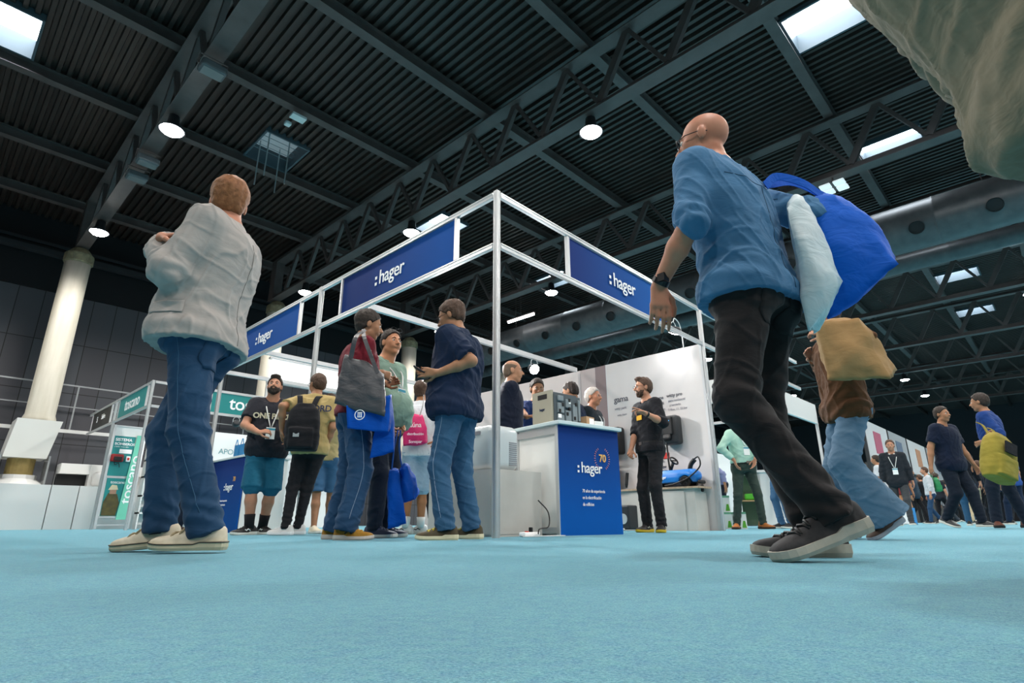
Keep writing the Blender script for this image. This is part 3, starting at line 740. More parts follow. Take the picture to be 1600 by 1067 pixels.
# walls
def wall_mat():
    m = bpy.data.materials.new('wall_panels'); m.use_nodes = True; nt = m.node_tree; N = nt.nodes; L = nt.links; b = N['Principled BSDF']
    tc = N.new('ShaderNodeTexCoord'); mp = N.new('ShaderNodeMapping'); mp.inputs['Rotation'].default_value = (PI/2, 0, 0); mp.inputs['Location'].default_value = (-.56, -.94 , 0)
    br = N.new('ShaderNodeTexBrick'); br.offset = 0; br.inputs['Scale'].default_value = 1; br.inputs['Brick Width'].default_value = .667; br.inputs['Row Height'].default_value = 1.63
    br.inputs['Mortar Size'].default_value = .012; br.inputs['Color1'].default_value = lin('4a4d53'); br.inputs['Color2'].default_value = lin('424147'); br.inputs['Mortar'].default_value = lin('0c0c0e'); br.inputs['Bias'].default_value = 0
    sp = N.new('ShaderNodeSeparateXYZ'); cb = N.new('ShaderNodeCombineXYZ'); L.new(tc.outputs['Object'], sp.inputs[0]); L.new(sp.outputs[0], cb.inputs[0]); L.new(sp.outputs[2], cb.inputs[1])
    ad = N.new('ShaderNodeVectorMath'); ad.operation = 'ADD'; ad.inputs[1].default_value = (-.56 + .667*40, -7.45 + 1.63*10, 0); L.new(cb.outputs[0], ad.inputs[0]); L.new(ad.outputs[0], br.inputs['Vector'])
    L.new(br.outputs['Color'], b.inputs['Base Color']); b.inputs['Roughness'].default_value = .6; return m
bm = B(); span(bm, (X0, Y1, 0), (X1, Y1 + .2, 7.45)); tag(obj('wall_left', bm, wall_mat()), kind='structure')
bm = B(); span(bm, (X0, Y1 - .12, 7.45), (X1, Y1 + .2, 10.4)); tag(obj('trim_1', bm, mat('wall_upper_black', '101215', .8)), kind='structure')
M_wd = mat('wall_dark', '3a3d42', .8)
for nm, a, c in (('wall_back', (X1, Y0, 0), (X1 + .2, Y1, 10.4)), ('wall_front', (X0 - .2, Y0, 0), (X0, Y1, 10.4)), ('wall_right', (X0, Y0 - .2, 0), (X1, Y0, 10.4))):
    bm = B(); span(bm, a, c); tag(obj(nm, bm, M_wd), kind='structure')
# corrugated roof deck with openings for the rooflights
SKY = [(10.95, 1.58), (16.75, 1.6), (22.7, 1.6), (28.6, 1.6), (34.4, 1.6), (-.62, 13.75), (5.15, 13.85), (10.95, 13.8), (17.2, 13.8), (22.7, 13.8)]
SX, SY = .56, .70
bm = B(); px = .195; nrib = int((X1 - X0) / px); prof = []
for i in range(nrib):
    x = X0 + i*px; prof += [(x, ZC + .09), (x + .075, ZC + .09), (x + .095, ZC), (x + .175, ZC)]
prof.append((X1, ZC + .09))
for (xa, za), (xb, zb) in zip(prof, prof[1:]):
    cuts = sorted([(cy - SY, cy + SY) for cx, cy in SKY if xa < cx + SX and xb > cx - SX]); y = Y0; segs = []
    for a, b_ in cuts: segs.append((y, a)); y = b_
    segs.append((y, Y1))
    for a, b_ in segs: poly(bm, [(xa, a, za), (xa, b_, za), (xb, b_, zb), (xb, a, zb)])
tag(obj('ceiling', bm, M_deck), kind='structure')
bm = B(); span(bm, (X0, Y0, ZC + .75), (X1, Y1, ZC + .85)); tag(obj('ceiling', bm, M_deck), kind='structure')
M_frame = mat('rooflight_frame', '4a555c', .5)
words = ['nearest the aisle lamp', 'second along the aisle', 'third along the aisle', 'fourth along the aisle', 'fifth along the aisle', 'in the top left corner of the roof', 'unlit with four hanging rods', 'behind the lamp over the left sign', 'crossed by a glowing tube', 'far over the back stands']
for i, (cx, cy) in enumerate(SKY):
    r = empty('rooflight', (cx, cy, ZC)); lit = i != 6
    tag(r, ('bright daylight rooflight in the dark roof, ' if lit else 'dim louvred rooflight in the dark roof, ') + words[i], 'rooflight')
    bm = B(); t = .05; hh = .42
    for sx in (-1, 1): box(bm, (sx*(SX + .02), 0, hh/2 - .04), (t, 2*SY + .1, hh + .08))
    for sy in (-1, 1): box(bm, (0, sy*(SY + .02), hh/2 - .04), (2*SX, t, hh + .08))
    obj('frame', bm, M_frame, r)
    bm = B(); box(bm, (0, 0, hh + .01), (2*SX, 2*SY, .02)); obj('pane', bm, M_pane if lit else mat('louvre_pane', '8a9aa0', .5, emit=.35), r)
    if not lit:
        bm = B()
        for k in range(7): box(bm, (0, -SY + .15 + k*.22, hh*.5), (2*SX, .12, .015), rot=Matrix.Rotation(.6, 3, 'X'))
        obj('louvre', bm, mat('louvre_grey', '78868b', .4, .3), r)
        for sx, sy in ((-.35, -.3), (-.35, .3), (.2, -.3), (.2, .3)):
            bm = B(); cyl(bm, (sx, sy, .3), (sx, sy, -1.1), .018, 8); obj('rod', bm, M_alu, r)
# purlins (along X) between deck and trusses
PY = [-9.9, -6.8, -3.7, -.6, 2.4, 5.47, 8.5, 11.6, 14.72, 17.85, 20.9]
for i, y in enumerate(PY):
    bm = B(); span(bm, (X0, y - .11, ZC - .27), (X1, y + .11, ZC - .25)); span(bm, (X0, y - .02, ZC - .25), (X1, y + .02, ZC - .02)); span(bm, (X0, y - .11, ZC - .02), (X1, y + .11, ZC))
    tag(obj('trim_%d' % (i + 2), bm, M_steel), kind='structure')
# trusses (along Y)
dg1 = B(); beam(dg1, (0, 0, 9.52), (0, .76, 8.20), .16, .10, up=(1, 0, 0)); me = bpy.data.meshes.new('diagonal'); dg1.to_mesh(me); dg1.free(); me.materials.append(M_steel)
dg2 = B(); beam(dg2, (0, 0, 9.52), (0, -.76, 8.20), .08, .10, up=(1, 0, 0)); me2 = bpy.data.meshes.new('diagonal'); dg2.to_mesh(me2); dg2.free(); me2.materials.append(M_steel)
nth = ['first', 'second', 'third', 'fourth', 'fifth', 'sixth', 'seventh', 'eighth', 'ninth']
CH = .16
for k, x in enumerate(TRX[3:12]):
    r = empty('roof_truss', (x, 0, 0)); tag(r, 'dark steel lattice roof truss spanning overhead, %s counted from the left' % nth[k], 'truss')
    bm = B(); span(bm, (-CH, Y0, 9.50), (CH, 20.2, 9.53)); span(bm, (-.03, Y0, 9.53), (.03, 20.2, 9.66)); obj('top_chord', bm, M_steel, r)
    bm = B(); span(bm, (-CH, Y0, 8.0), (CH, 20.2, 8.03)); span(bm, (-.03, Y0, 8.03), (.03, 20.2, 8.20)); obj('bottom_chord', bm, M_steel, r)
    for j in range(22 if k < 5 else 14):
        y = 18.35 - 1.54*j
        for mm, sg in ((me, 1), (me2, -1)):
            o = bpy.data.objects.new('diagonal', mm); C.objects.link(o); o.parent = r; o.location = (0, y, 0)
    bm = B(); beam(bm, (0, 20.0, 8.0), (0, 20.0, 9.6), .4, .3); obj('end_post', bm, M_steel, r)
    bm = B(); beam(bm, (0, 18.4, 7.95), (0, 19.85, 6.9), .12, .12); 
    bm.free()
# columns on the gallery line
M_conc = mat('concrete_column', 'd8d4c8', .85, kind='stretch', col2='aba694', scale=5, bump=.15, amt=.25)
for k, x in enumerate((2.2, 8.25, 14.3, 20.2)):
    r = empty('column', (x, 20.0, 0)); tag(r, ['pale round concrete column standing on a white plinth at the left', 'pale concrete column rising behind the left blue sign', 'pale concrete column seen between the man in green and the navy polo man', 'pale concrete column farthest along the gallery'][k], 'column')
    bm = B(); z0 = 2.78 if k == 0 else 0; lathe(bm, [(.38, z0), (.37, z0 + .1), (.335, z0 + .2), (.325, 7.5)], 32); obj('shaft', bm, M_conc, r, smooth=True)
    bm = B(); lathe(bm, [(.32, 7.5), (.37, 7.53), (.37, 7.78), (.34, 7.8), (.2, 7.98)], 12); obj('capital', bm, mat('capital_stain', '8f8568', .8, kind='n', col2='5f5846', scale=9), r)
    if k == 0:
        bm = B()
        for a in range(1): pass
        vs = [(-.56, 1.6, -.5), (.36, 1.6, -.5), (.36, 1.6, .3), (-.56, 1.6, .3)]
        t = [(-.50, 2.78), (.52, 2.78)]
        b0 = [bm.verts.new((x_, y_, 1.78)) for x_, y_ in ((-.60, -.5), (.30, -.5), (.30, .4), (-.60, .4))]; t0 = [bm.verts.new((x_, y_, 2.78)) for x_, y_ in ((-.50, -.55), (.46, -.55), (.46, .45), (-.50, .45))]
        bm.faces.new(b0[::-1]); bm.faces.new(t0)
        for i in range(4): bm.faces.new((b0[i], b0[(i+1) % 4], t0[(i+1) % 4], t0[i]))
        obj('cladding_box', bm, mat('pale_cladding', 'd4d6d2', .5), r)
        bm = B(); lathe(bm, [(.30, 1.35), (.30, 1.8)], 24, c=(-.15, 0, 0)); obj('lower_shaft', bm, mat('ochre_stone', 'b09a62', .8, kind='n', col2='8c7a4c', scale=6), r, smooth=False)
        bm = B(); lathe(bm, [(.62, 1.05), (.60, 1.12), (.50, 1.2), (.40, 1.26), (.40, 1.36)], 10, c=(-.15, 0, 0)); obj('plinth', bm, M_white, r)
        for sx in (-.64, .36):
            bm = B(); span(bm, (sx - .02, -.55, 1.1), (sx + .02, .1, 1.85)); obj('side_glass', bm, mat('grey_glass', '8a8f90', .15, spec=.6), r)
# gallery platform, rail, cable tray
r = empty('platform', (0, 18.2, 0)); tag(r, 'long low white platform wall in front of the pale column at the left', 'platform')
for xa, xb in ((-11, -1.5), (-1.48, 2.55), (2.57, 3.12), (3.14, 5.8)):
    bm = B(); span(bm, (xa, 0, 0), (xb, 4.6, 1.05)); obj('panel', bm, M_white, r)
r = empty('service_counter', (2.9, 19.2, 1.05)); tag(r, 'white counter with a dark opening on the white platform beside the column', 'counter')
bm = B(); span(bm, (-.1, 0, .36), (2.2, .6, .62)); span(bm, (-.1, .5, 0), (2.2, .6, .4)); span(bm, (.55, -.02, 0), (.66, .6, .62)); obj('body', bm, M_white, r)
bm = B(); span(bm, (-.1, .3, 0), (.55, .5, .36)); obj('opening', bm, M_black, r)
r = empty('appliance', (3.75, 19.0, 1.05)); tag(r, 'white rounded machine with a round dial on the platform beside a dark bag', 'machine')
bm = B(); rbox(bm, (0, 0, .22), (.5, .3, .42), .12, 4); obj('body', bm, M_white, r, smooth=True)
bm = B(); tube(bm, [(.02 + .12*math.cos(a), -.155, .22 + .14*math.sin(a)) for a in np.linspace(0, 2*PI, 20)], .008, 6); cyl(bm, (.02, -.15, .22), (.02, -.17, .22), .03, 12); obj('dial', bm, M_dkgrey, r)
bg = hexbag('carry_bag', [(4.0, 18.8, 1.06), (4.35, 18.8, 1.06), (4.35, 19.05, 1.06), (4.0, 19.05, 1.06), (3.98, 18.8, 1.4), (4.4, 18.8, 1.42), (4.4, 19.05, 1.42), (3.98, 19.05, 1.4)], cloth('bag_black', '25262c'), fold=.012); tag(bg, 'dark grey fabric bag left on the white platform', 'bag')
r = empty('gallery_railing', (0, 22.0, 0)); tag(r, 'thin pale metal railing running along the dark panelled wall', 'railing')
for z, t in ((4.27, .022), (3.6, .015), (2.85, .05)):
    bm = B(); span(bm, (-6, -t, z - t), (60, t, z + t)); obj('rail', bm, mat('rail_grey', '9a9ea0', .4, .3) if z > 3 else M_white, r)
for x in np.arange(-2, 30, 2.6):
    bm = B(); span(bm, (x - .02, -.02, 2.85), (x + .02, .02, 4.27)); obj('rail_post', bm, mat('rail_grey', '9a9ea0'), r)
bm = B(); span(bm, (X0 + .1, 22.2, 8.45), (X1 - .1, 22.5, 8.6)); span(bm, (X0 + .1, 22.3, 8.75), (X1 - .1, 22.4, 8.85)); tag(obj('cable_tray', bm, M_dkgrey), 'dark cable tray running high along the panelled wall', 'cable tray')
# air ducts (along Y)
M_duct = mat('duct_metal', '5f5f60', .42, .2, kind='n', col2='494a4c', scale=4, bump=.05)
def duct(x, z, R, n, label, ports):
    r = empty('air_duct', (x, 0, z)); tag(r, label, 'air duct')
    bm = B(); y = Y0 + .1; a = 36
    prof = []
    while y < 22.8:
        prof += [(y, R), (y + 1.9, R), (y + 1.92, R*1.02), (y + 1.96, R*1.02), (y + 1.98, R)]; y += 2.0
    prof = [p for p in prof if p[0] < 22.9]
    tube(bm, [(0, p[0], 0) for p in prof], [p[1] for p in prof], a); obj('pipe', bm, M_duct, r, smooth=True)
    for yy in ports:
        an = math.radians(207); c_ = Vector((math.cos(an), 0, math.sin(an))); o = c_ * (R*.97) + Vector((0, yy, 0))
        bm = B(); tube(bm, [o, o + c_*.10], .17, 20, caps=False); obj('nozzle', bm, M_duct, r, smooth=True)
        bm = B(); tube(bm, [o + c_*.03, o + c_*.04], .16, 20); obj('nozzle_throat', bm, M_black, r)
    for yy in np.arange(-12, 22, 4.0):
        bm = B(); cyl(bm, (0, yy, R), (0, yy, 9.85 - z), .012, 6); obj('hanger', bm, M_steel, r)
duct(17.0, 7.5, .62, 0, 'large dark round ventilation duct with a row of nozzles under the roof', list(np.arange(-3.2, 21, 1.55)))
duct(18.55, 7.15, .26, 0, 'thin round ventilation duct running beside the large one', [])
# lamps of the hall
proto = None
def lamp_at(x, y, proto, lab):
    if proto is None:
        r = empty('hall_lamp', (x, y, 7.62))
        bm = B(); lathe(bm, [(.05, .34), (.10, .33), (.12, .12), (.24, .02), (.25, 0), (.22, .0), (.2, .03)], 24); obj('housing', bm, M_dkgrey, r, smooth=True)
        bm = B(); lathe(bm, [(.205, .012), (.205, -.01), (.16, -.05), (.08, -.07)], 24); obj('lens', bm, M_lamp, r, smooth=True)
        bm = B(); cyl(bm, (0, 0, .3), (0, 0, .40), .03, 8); obj('bracket', bm, M_steel, r)
        ld = bpy.data.lights.new('hall_light', 'SPOT'); ld.energy = LAMP_POWER; ld.spot_size = math.radians(165); ld.spot_blend = .5; ld.shadow_soft_size = .25; ld.color = (1, .95, .89)
        lo = bpy.data.objects.new('light', ld); C.objects.link(lo); lo.parent = r; lo.location = (0, 0, -.09)
    else: r = copy_tree(proto); r.location = (x, y, 7.62)
    tag(r, lab, 'lamp', None); return r
place = {(3, 4): 'bright round roof lamp on the left truss above the man in grey', (3, 5): 'bright round roof lamp on the left truss above the pale column',
         (4, 3): 'bright round roof lamp on the truss over the booth corner', (4, 4): 'bright round roof lamp above the large left blue sign', (4, 5): 'bright round roof lamp over the small left blue sign',
         (5, 4): 'bright roof lamp beside the rooflight seen under the right blue sign', (6, 4): 'bright roof lamp below the big duct behind the booth', (6, 2): 'bright roof lamp beside the duct at the right edge', (7, 2): 'bright roof lamp right of the far rooflights at the right edge'}
for k in range(2, 12):
    for j, y in enumerate(LAMP_Y):
        lab = place.get((k, j)) or ('small distant round lamp under one of the far roof trusses' if k >= 5 and j >= 2 else 'round roof lamp outside the photograph, lighting the hall from nearby')
        o = lamp_at(TRX[k], y, proto, lab)
        o['group'] = 'round roof lamps named one by one' if (k, j) in place else ('small lamps of the far trusses' if k >= 5 and j >= 2 else 'roof lamps outside the view')
        if proto is None: proto = o
# unlit floods and boxes on the left trusses
def flood(loc, rz, lab, pale=False):
    r = empty('flood_fixture', loc, rz); tag(r, lab, 'lamp')
    bm = B(); rbox(bm, (0, 0, 0), (.42, .30, .16), .04, 2); obj('housing', bm, mat('fixture_grey', '8e9294' if pale else '55595b', .5), r)
    bm = B(); box(bm, (0, 0, -.082), (.34, .22, .01)); obj('glass', bm, mat('fixture_glass', 'c8cccc' if pale else '6f7373', .2), r)
    bm = B(); tube(bm, [(-.23, 0, 0), (-.23, 0, .22), (.23, 0, .22), (.23, 0, 0)], .014, 6); obj('yoke', bm, M_steel, r)
flood((2.2, 9.35, 7.72), 0, 'unlit grey floodlight hanging high on the left truss'); flood((2.2, 14.0, 7.72), 0, 'unlit grey floodlight lower on the left truss'); flood((2.2, 13.2, 7.74), 0, 'small white box lamp on the left truss', True)
flood((14.0, 9.2, 7.72), 0, 'unlit floodlight on the truss behind the right hager sign')
r = empty('roof_sensor', (4.7, 11.6, 9.45)); tag(r, 'white square sensor box fixed under the roof beam', 'sensor')
bm = B(); box(bm, (0, 0, 0), (.34, .22, .06)); obj('cover', bm, M_white, r); bm = B(); rbox(bm, (-.05, .45, .05), (.15, .15, .1), .03); obj('detector', bm, M_white, r)
r = empty('panel_lamp', (13.95, 2.6, 7.75)); tag(r, 'cluster of four small square white lamps under the roof truss', 'lamp')
for sx, sy in ((-.15, -.15), (.15, -.15), (-.15, .15), (.15, .15)):
    bm = B(); rbox(bm, (sx, sy, 0), (.24, .24, .05), .02); obj('square_lens', bm, mat('lens_soft', 'dfe6e8', .4, emit=.6), r)
bm = B(); cyl(bm, (0, 0, .02), (0, 0, .26), .02, 8); box(bm, (0, 0, .03), (.5, .06, .03)); obj('bracket', bm, M_steel, r)
for yy, X_ in ((14.6, 17.2),):
    r = empty('tube_light', (X_ - 1.4, yy, 7.95)); tag(r, 'bright tube light hanging below the rooflight behind the booth', 'lamp')
    bm = B(); cyl(bm, (0, -.7, 0), (0, .7, 0), .05, 12); obj('tube', bm, mat('tube_glow', 'ffffff', .5, emit=12), r); bm = B(); span(bm, (-.06, -.75, .05), (.06, .75, .1)); cyl(bm, (0, 0, .1), (0, 0, 1.7), .012, 6); obj('fitting', bm, M_steel, r)

# ================================================================ the booth
BX, BY, PX = 3.24, 3.28, 7.38
def post(x, y, h, lab):
    bm = B(); w_ = .021; n = 8
    lathe(bm, [(.026, 0), (.026, h)], 8, c=(x, y, 0))
    for a in range(4):
        an = a*PI/2 + PI/4; box(bm, (x + .027*math.cos(an), y + .027*math.sin(an), h/2), (.012, .012, h), rot=Matrix.Rotation(an, 3, 'Z'))
    o = obj('booth_post', bm, M_alu); tag(o, lab, 'post'); return o
post(BX, BY, 3.05, 'tall aluminium corner post at the front of the booth'); post(BX, 6.52, 3.05, 'aluminium post between the two left hager signs')
post(BX, 9.68, 3.05, 'aluminium post at the far left end of the booth'); post(PX, 3.34, 3.05, 'aluminium post at the end of the grey booth wall')
def rail(a, b, lab, hgt=.055, wd=.03):
    bm = B(); beam(bm, a, b, wd, hgt); a = Vector(a); b = Vector(b); d = (b - a).normalized(); s_ = Vector((-d.y, d.x, 0))
    for sg in (-1, 1): beam(bm, a + s_*sg*.017 + Vector((0, 0, .018)), b + s_*sg*.017 + Vector((0, 0, .018)), .006, .014); beam(bm, a + s_*sg*.017 - Vector((0, 0, .018)), b + s_*sg*.017 - Vector((0, 0, .018)), .006, .014)
    tag(obj('booth_rail', bm, M_alu), lab, 'rail')
for z, t in ((3.02, 'upper'), (2.5, 'lower')):
    rail((BX, BY + .04, z), (BX, 6.48, z), t + ' aluminium rail of the large left hager sign'); rail((BX, 6.56, z), (BX, 9.64, z), t + ' aluminium rail of the small left hager sign')
    rail((BX + .04, BY, z), (PX - .04, 3.34, z), t + ' aluminium rail of the right hager sign'); rail((PX + .04, 3.34, z), (11.4, 3.34, z), t + ' aluminium rail running on past the grey booth wall')
rail((BX + .02, 5.42, 2.5), (PX - .1, 5.5, 2.5), 'white lit rail crossing the booth behind the men', .07, .05)
rail((BX + .02, 8.1, 2.5), (PX - .1, 8.1, 2.5), 'aluminium rail crossing the booth farther back', .06, .05); rail((BX + .02, 9.68, 2.5), (PX - .1, 9.68, 2.5), 'aluminium rail closing the back of the booth', .06, .05)
M_hg = []
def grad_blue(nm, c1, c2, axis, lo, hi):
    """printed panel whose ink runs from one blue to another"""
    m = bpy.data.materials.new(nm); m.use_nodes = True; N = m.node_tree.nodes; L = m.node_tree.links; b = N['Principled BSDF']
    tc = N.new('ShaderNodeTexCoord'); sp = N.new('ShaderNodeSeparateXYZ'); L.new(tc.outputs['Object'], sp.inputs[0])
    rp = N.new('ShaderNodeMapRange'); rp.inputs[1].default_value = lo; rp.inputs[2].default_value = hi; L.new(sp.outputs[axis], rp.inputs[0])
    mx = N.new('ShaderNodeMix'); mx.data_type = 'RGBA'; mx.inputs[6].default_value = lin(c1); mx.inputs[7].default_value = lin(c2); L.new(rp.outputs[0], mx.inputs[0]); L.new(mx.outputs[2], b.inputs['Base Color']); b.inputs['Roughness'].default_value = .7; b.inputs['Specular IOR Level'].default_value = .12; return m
def hager(par, o, xd, yd, h, logo=False):
    """two dots and the word, h = cap height of the h"""
    o = Vector(o); xd = Vector(xd).normalized(); yd = Vector(yd).normalized(); nn = xd.cross(yd)
    t = text('lettering', 'hager', h*1.36, o + xd*h*.16, xd, yd, M_letter, par, bold=.006, sx=.93)
    for q in (.16, .58):
        bm = B(); plain(bm, o - xd*h*1.52 + yd*(h*(q - .48)), xd, yd, h*.20, h*.20, .004); obj('logo_dot', bm, M_letter, par)
def sign(name, lab, a, b, z0, z1, m, txt=None, th=.006):
    a = Vector(a); b = Vector(b); d = (b - a).normalized(); s_ = Vector((-d.y, d.x, 0)); r = empty(name, (a + b)/2); r.location.z = z0; c0 = r.location.copy()
    tag(r, lab, 'sign'); bm = B(); L = (b - a).length; beam(bm, -d*L/2 + Vector((0, 0, (z1 - z0)/2)), d*L/2 + Vector((0, 0, (z1 - z0)/2)), th, z1 - z0); obj('panel', bm, m, r)
    for sg in (-1, 1):
        bm = B(); beam(bm, d*(L/2 + .022)*sg, d*(L/2 + .022)*sg + Vector((0, 0, z1 - z0)), .035, .04); obj('mullion', bm, M_alu, r)
    return r, d, L
mB = grad_blue('sign_blue', '1b3f86', '1561ae', 1, -1, 1.2)
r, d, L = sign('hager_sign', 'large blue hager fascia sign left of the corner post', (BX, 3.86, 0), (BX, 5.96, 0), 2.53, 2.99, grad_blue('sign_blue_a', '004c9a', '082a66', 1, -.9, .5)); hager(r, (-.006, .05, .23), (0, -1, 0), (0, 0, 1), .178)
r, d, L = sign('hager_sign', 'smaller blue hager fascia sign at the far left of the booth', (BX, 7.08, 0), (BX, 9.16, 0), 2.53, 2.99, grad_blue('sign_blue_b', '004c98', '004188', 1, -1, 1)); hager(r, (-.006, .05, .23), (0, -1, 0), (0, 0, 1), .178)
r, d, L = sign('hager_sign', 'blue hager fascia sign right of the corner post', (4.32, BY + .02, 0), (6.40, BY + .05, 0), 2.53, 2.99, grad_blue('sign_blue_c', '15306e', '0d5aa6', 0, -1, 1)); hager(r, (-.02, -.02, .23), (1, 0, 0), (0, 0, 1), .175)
# grey wall
M_gw = mat('concrete_print', 'd2cdcb', .7, kind='n', col2='bcb7b5', scale=1.6, bump=.03, amt=.2); M_mauve = mat('mauve_print', '9a8c8b', .7, kind='n', col2='857877', scale=1.4, bump=.0, amt=.2); M_pale = mat('pale_pink_print', 'dccfcb', .7)
r = empty('booth_wall', (PX, 0, 0)); tag(r, 'pale grey concrete printed booth wall with product names', 'wall panel')
bm = B(); span(bm, (-.02, 3.38, 0), (.03, 4.97, 2.5)); obj('grey_panel', bm, M_gw, r)
bm = B(); span(bm, (-.018, 4.97, 0), (.03, 5.18, 2.5)); obj('brown_panel', bm, mat('brown_print', '857474', .7), r)
bm = B(); span(bm, (-.016, 5.18, 0), (.03, 5.48, 2.5)); obj('mauve_panel', bm, mat('mauve_print2', 'bcaeab', .7), r)
bm = B(); span(bm, (-.02, 5.48, 0), (.03, 9.7, 2.5)); obj('back_panel', bm, M_pale, r)
bm = B(); span(bm, (-.03, 3.35, 0), (.04, 3.385, 2.5)); span(bm, (-.022, 4.96, 0), (-.012, 4.975, 2.5)); obj('edge_profile', bm, M_alu, r)
M_ink = mat('ink_grey', '55545c', .6); M_ink2 = mat('ink_faint', '8c8a90', .6)
for s_, sz, y, z, mm in (('gama', .13, 4.72, 1.91, M_ink), ('witty park', .055, 4.74, 1.77, M_ink2), ('witty share', .04, 4.72, 1.67, M_ink2), ('witty one', .07, 4.13, 1.83, M_ink), ('witty plus', .07, 4.13, 1.75, M_ink), ('particulares', .05, 4.10, 1.66, M_ink2),
                         ('witty pro', .07, 3.83, 1.84, M_ink), ('para residencial', .045, 3.80, 1.765, M_ink2), ('y terciario', .045, 3.83, 1.70, M_ink2), ('7.4kw, 11, 22 kw', .045, 3.80, 1.635, M_ink2), ('RFID', .035, 4.10, .92, M_ink2), ('hager', .05, 4.10, .85, M_ink)):
    text('lettering', s_, sz, (-.024, y, z), (0, -1, 0), (0, 0, 1), mm, r, ext=.001, bold=.01)
bm = B(); plain(bm, (-.024, 4.07, 1.0), (0, -1, 0), (0, 0, 1), .16, .085, .006); lg = obj('red_award_mark', bm, mat('award_red', 'c8352b', .5), r)
text('lettering', 'if', .06, (-.03, 4.10, 1.0), (0, -1, 0), (0, 0, 1), M_letter, r)
# charger on wall
r = empty('wall_charger', (PX - .02, 3.88, 1.33)); tag(r, 'black wall mounted car charging box with a blue light', 'charger')
bm = B(); rbox(bm, (-.09, 0, 0), (.17, .27, .40), .04, 3); obj('housing', bm, M_dkgrey, r, smooth=True)
bm = B(); rbox(bm, (-.18, .02, .05), (.04, .19, .25), .015, 2); rbox(bm, (-.185, .02, -.10), (.06, .13, .09), .02, 2, rot=Matrix.Rotation(.4, 3, 'Y')); obj('front_cover', bm, M_black, r)
bm = B(); box(bm, (-.202, .02, .12), (.006, .11, .012)); obj('status_light', bm, mat('blue_led', '49b6ff', .5, emit=3), r)
bm = B(); tube(bm, spline([(-.16, .05, -.17), (-.17, .04, -.30), (-.2, .02, -.45), (-.2, -.0, -.6), (-.1, -.02, -.62)], 6), .013, 8); obj('cable', bm, M_black, r, smooth=True)
r2 = empty('wall_charger', (PX - .02, 4.82, 1.27)); tag(r2, 'black charging box half hidden behind the man in the black shirt', 'charger')
bm = B(); rbox(bm, (-.09, 0, 0), (.17, .26, .40), .03, 3); obj('housing', bm, M_black, r2, smooth=True)
for z, c in ((.06, 'd8f3ff'), (-.02, '49b6ff'), (-.08, '5fe08a')):
    bm = B(); box(bm, (-.178, -.04, z), (.006, .03, .014)); obj('status_light', bm, mat('led_' + c, c, .5, emit=3), r2)
# bench and toy car
M_bench = mat('bench_concrete', 'c2bfb9', .7, kind='n', col2='aba8a2', scale=3, bump=.03)
r = empty('display_bench', (PX - .05, 4.05, 0)); tag(r, 'grey display bench with a wooden top under the wall charger', 'bench')
bm = B(); span(bm, (-.33, -.56, 0), (0, .55, .52)); obj('body', bm, M_bench, r)
bm = B(); span(bm, (-.36, -.64, .52), (0, .6, .545)); obj('bench_top', bm, mat('bench_wood', 'b39d86', .5, kind='stretch', col2='94806c', scale=30), r)
bm = B(); span(bm, (-.34, -.42, 0), (-.32, .40, .5)); obj('front_panel', bm, M_bench, r)
M_car = mat('toy_blue', '1a72c4', .3, spec=.5)
r = empty('toy_ride_on_car', (PX - .20, 3.86, .545), 0); tag(r, 'blue ride on toy car standing on the display bench', 'toy car')
T = SDF(.009)
T.loft([(0, 0, .06, .12, .36, 0), (0, 0, .12, .13, .38, 0), (0, 0, .18, .12, .37, 0), (0, -.01, .225, .10, .32, 0)], .03, n=3.2)
T.ell((0, -.26, .15), (.12, .13, .07), .04); T.ell((0, .27, .14), (.12, .12, .06), .04); T.ell((0, .06, .27), (.075, .14, .07), .03, sub=True)
for sy in (-.22, .22):
    for sx in (-.14, .14): T.cone((sx, sy, .06), (sx*.7, sy, .06), .085, .085, .01, sub=True)
bd = skin_obj('body_shell', T, M_car, r)
hager(bd, (-.134, .09, .13), (0, -1, 0), (0, 0, 1), .035)
for sy in (-.22, .22):
    for sx in (-1, 1):
        bm = B(); tube(bm, [(sx*.075, sy, .068), (sx*.08, sy, .068), (sx*.125, sy, .068), (sx*.13, sy, .068)], [.060, .067, .067, .060], 24); wo = obj('wheel', bm, M_black, r, smooth=False)
        bm = B()
        for a in range(5):
            an = a*2*PI/5; beam(bm, (sx*.133, sy, .068), (sx*.133, sy + .042*math.cos(an), .068 + .042*math.sin(an)), .01, .012)
        obj('hub_spokes', bm, M_dkgrey, wo)
bm = B(); tube(bm, [(0, .05, .20), (0, -.02, .34)], .022, 12); tube(bm, [(.085*math.cos(a), -.03 + .045*math.sin(a)*.6 - .0, .355 + .045*math.sin(a)) for a in np.linspace(0, 2*PI, 25)], .012, 8); beam(bm, (-.08, -.03, .355), (.08, -.03, .355), .03, .012); obj('steering_wheel', bm, M_black, r, smooth=True)
bm = B(); rbox(bm, (0, .16, .22), (.17, .2, .03), .012); obj('seat', bm, M_black, r); bm = B(); tube(bm, spline([(0, -.24, .20), (0, -.27, .29), (0, -.33, .35)], 5), [.03]*11, 12); obj('backrest', bm, M_black, r, smooth=True)
bm = B(); tube(bm, spline([(-.05, -.33, .34), (-.08, -.42, .37), (-.10, -.44, .25), (-.14, -.30, .12), (-.15, -.12, .05), (-.16, .05, .02)], 6), .010, 8); obj('charging_cable', bm, M_black, r, smooth=True)
bm = B(); rbox(bm, (0, -.395, .06), (.16, .05, .05), .02); rbox(bm, (-.05, -.42, -.02), (.04, .04, .10), .015); obj('plug', bm, M_black, r)
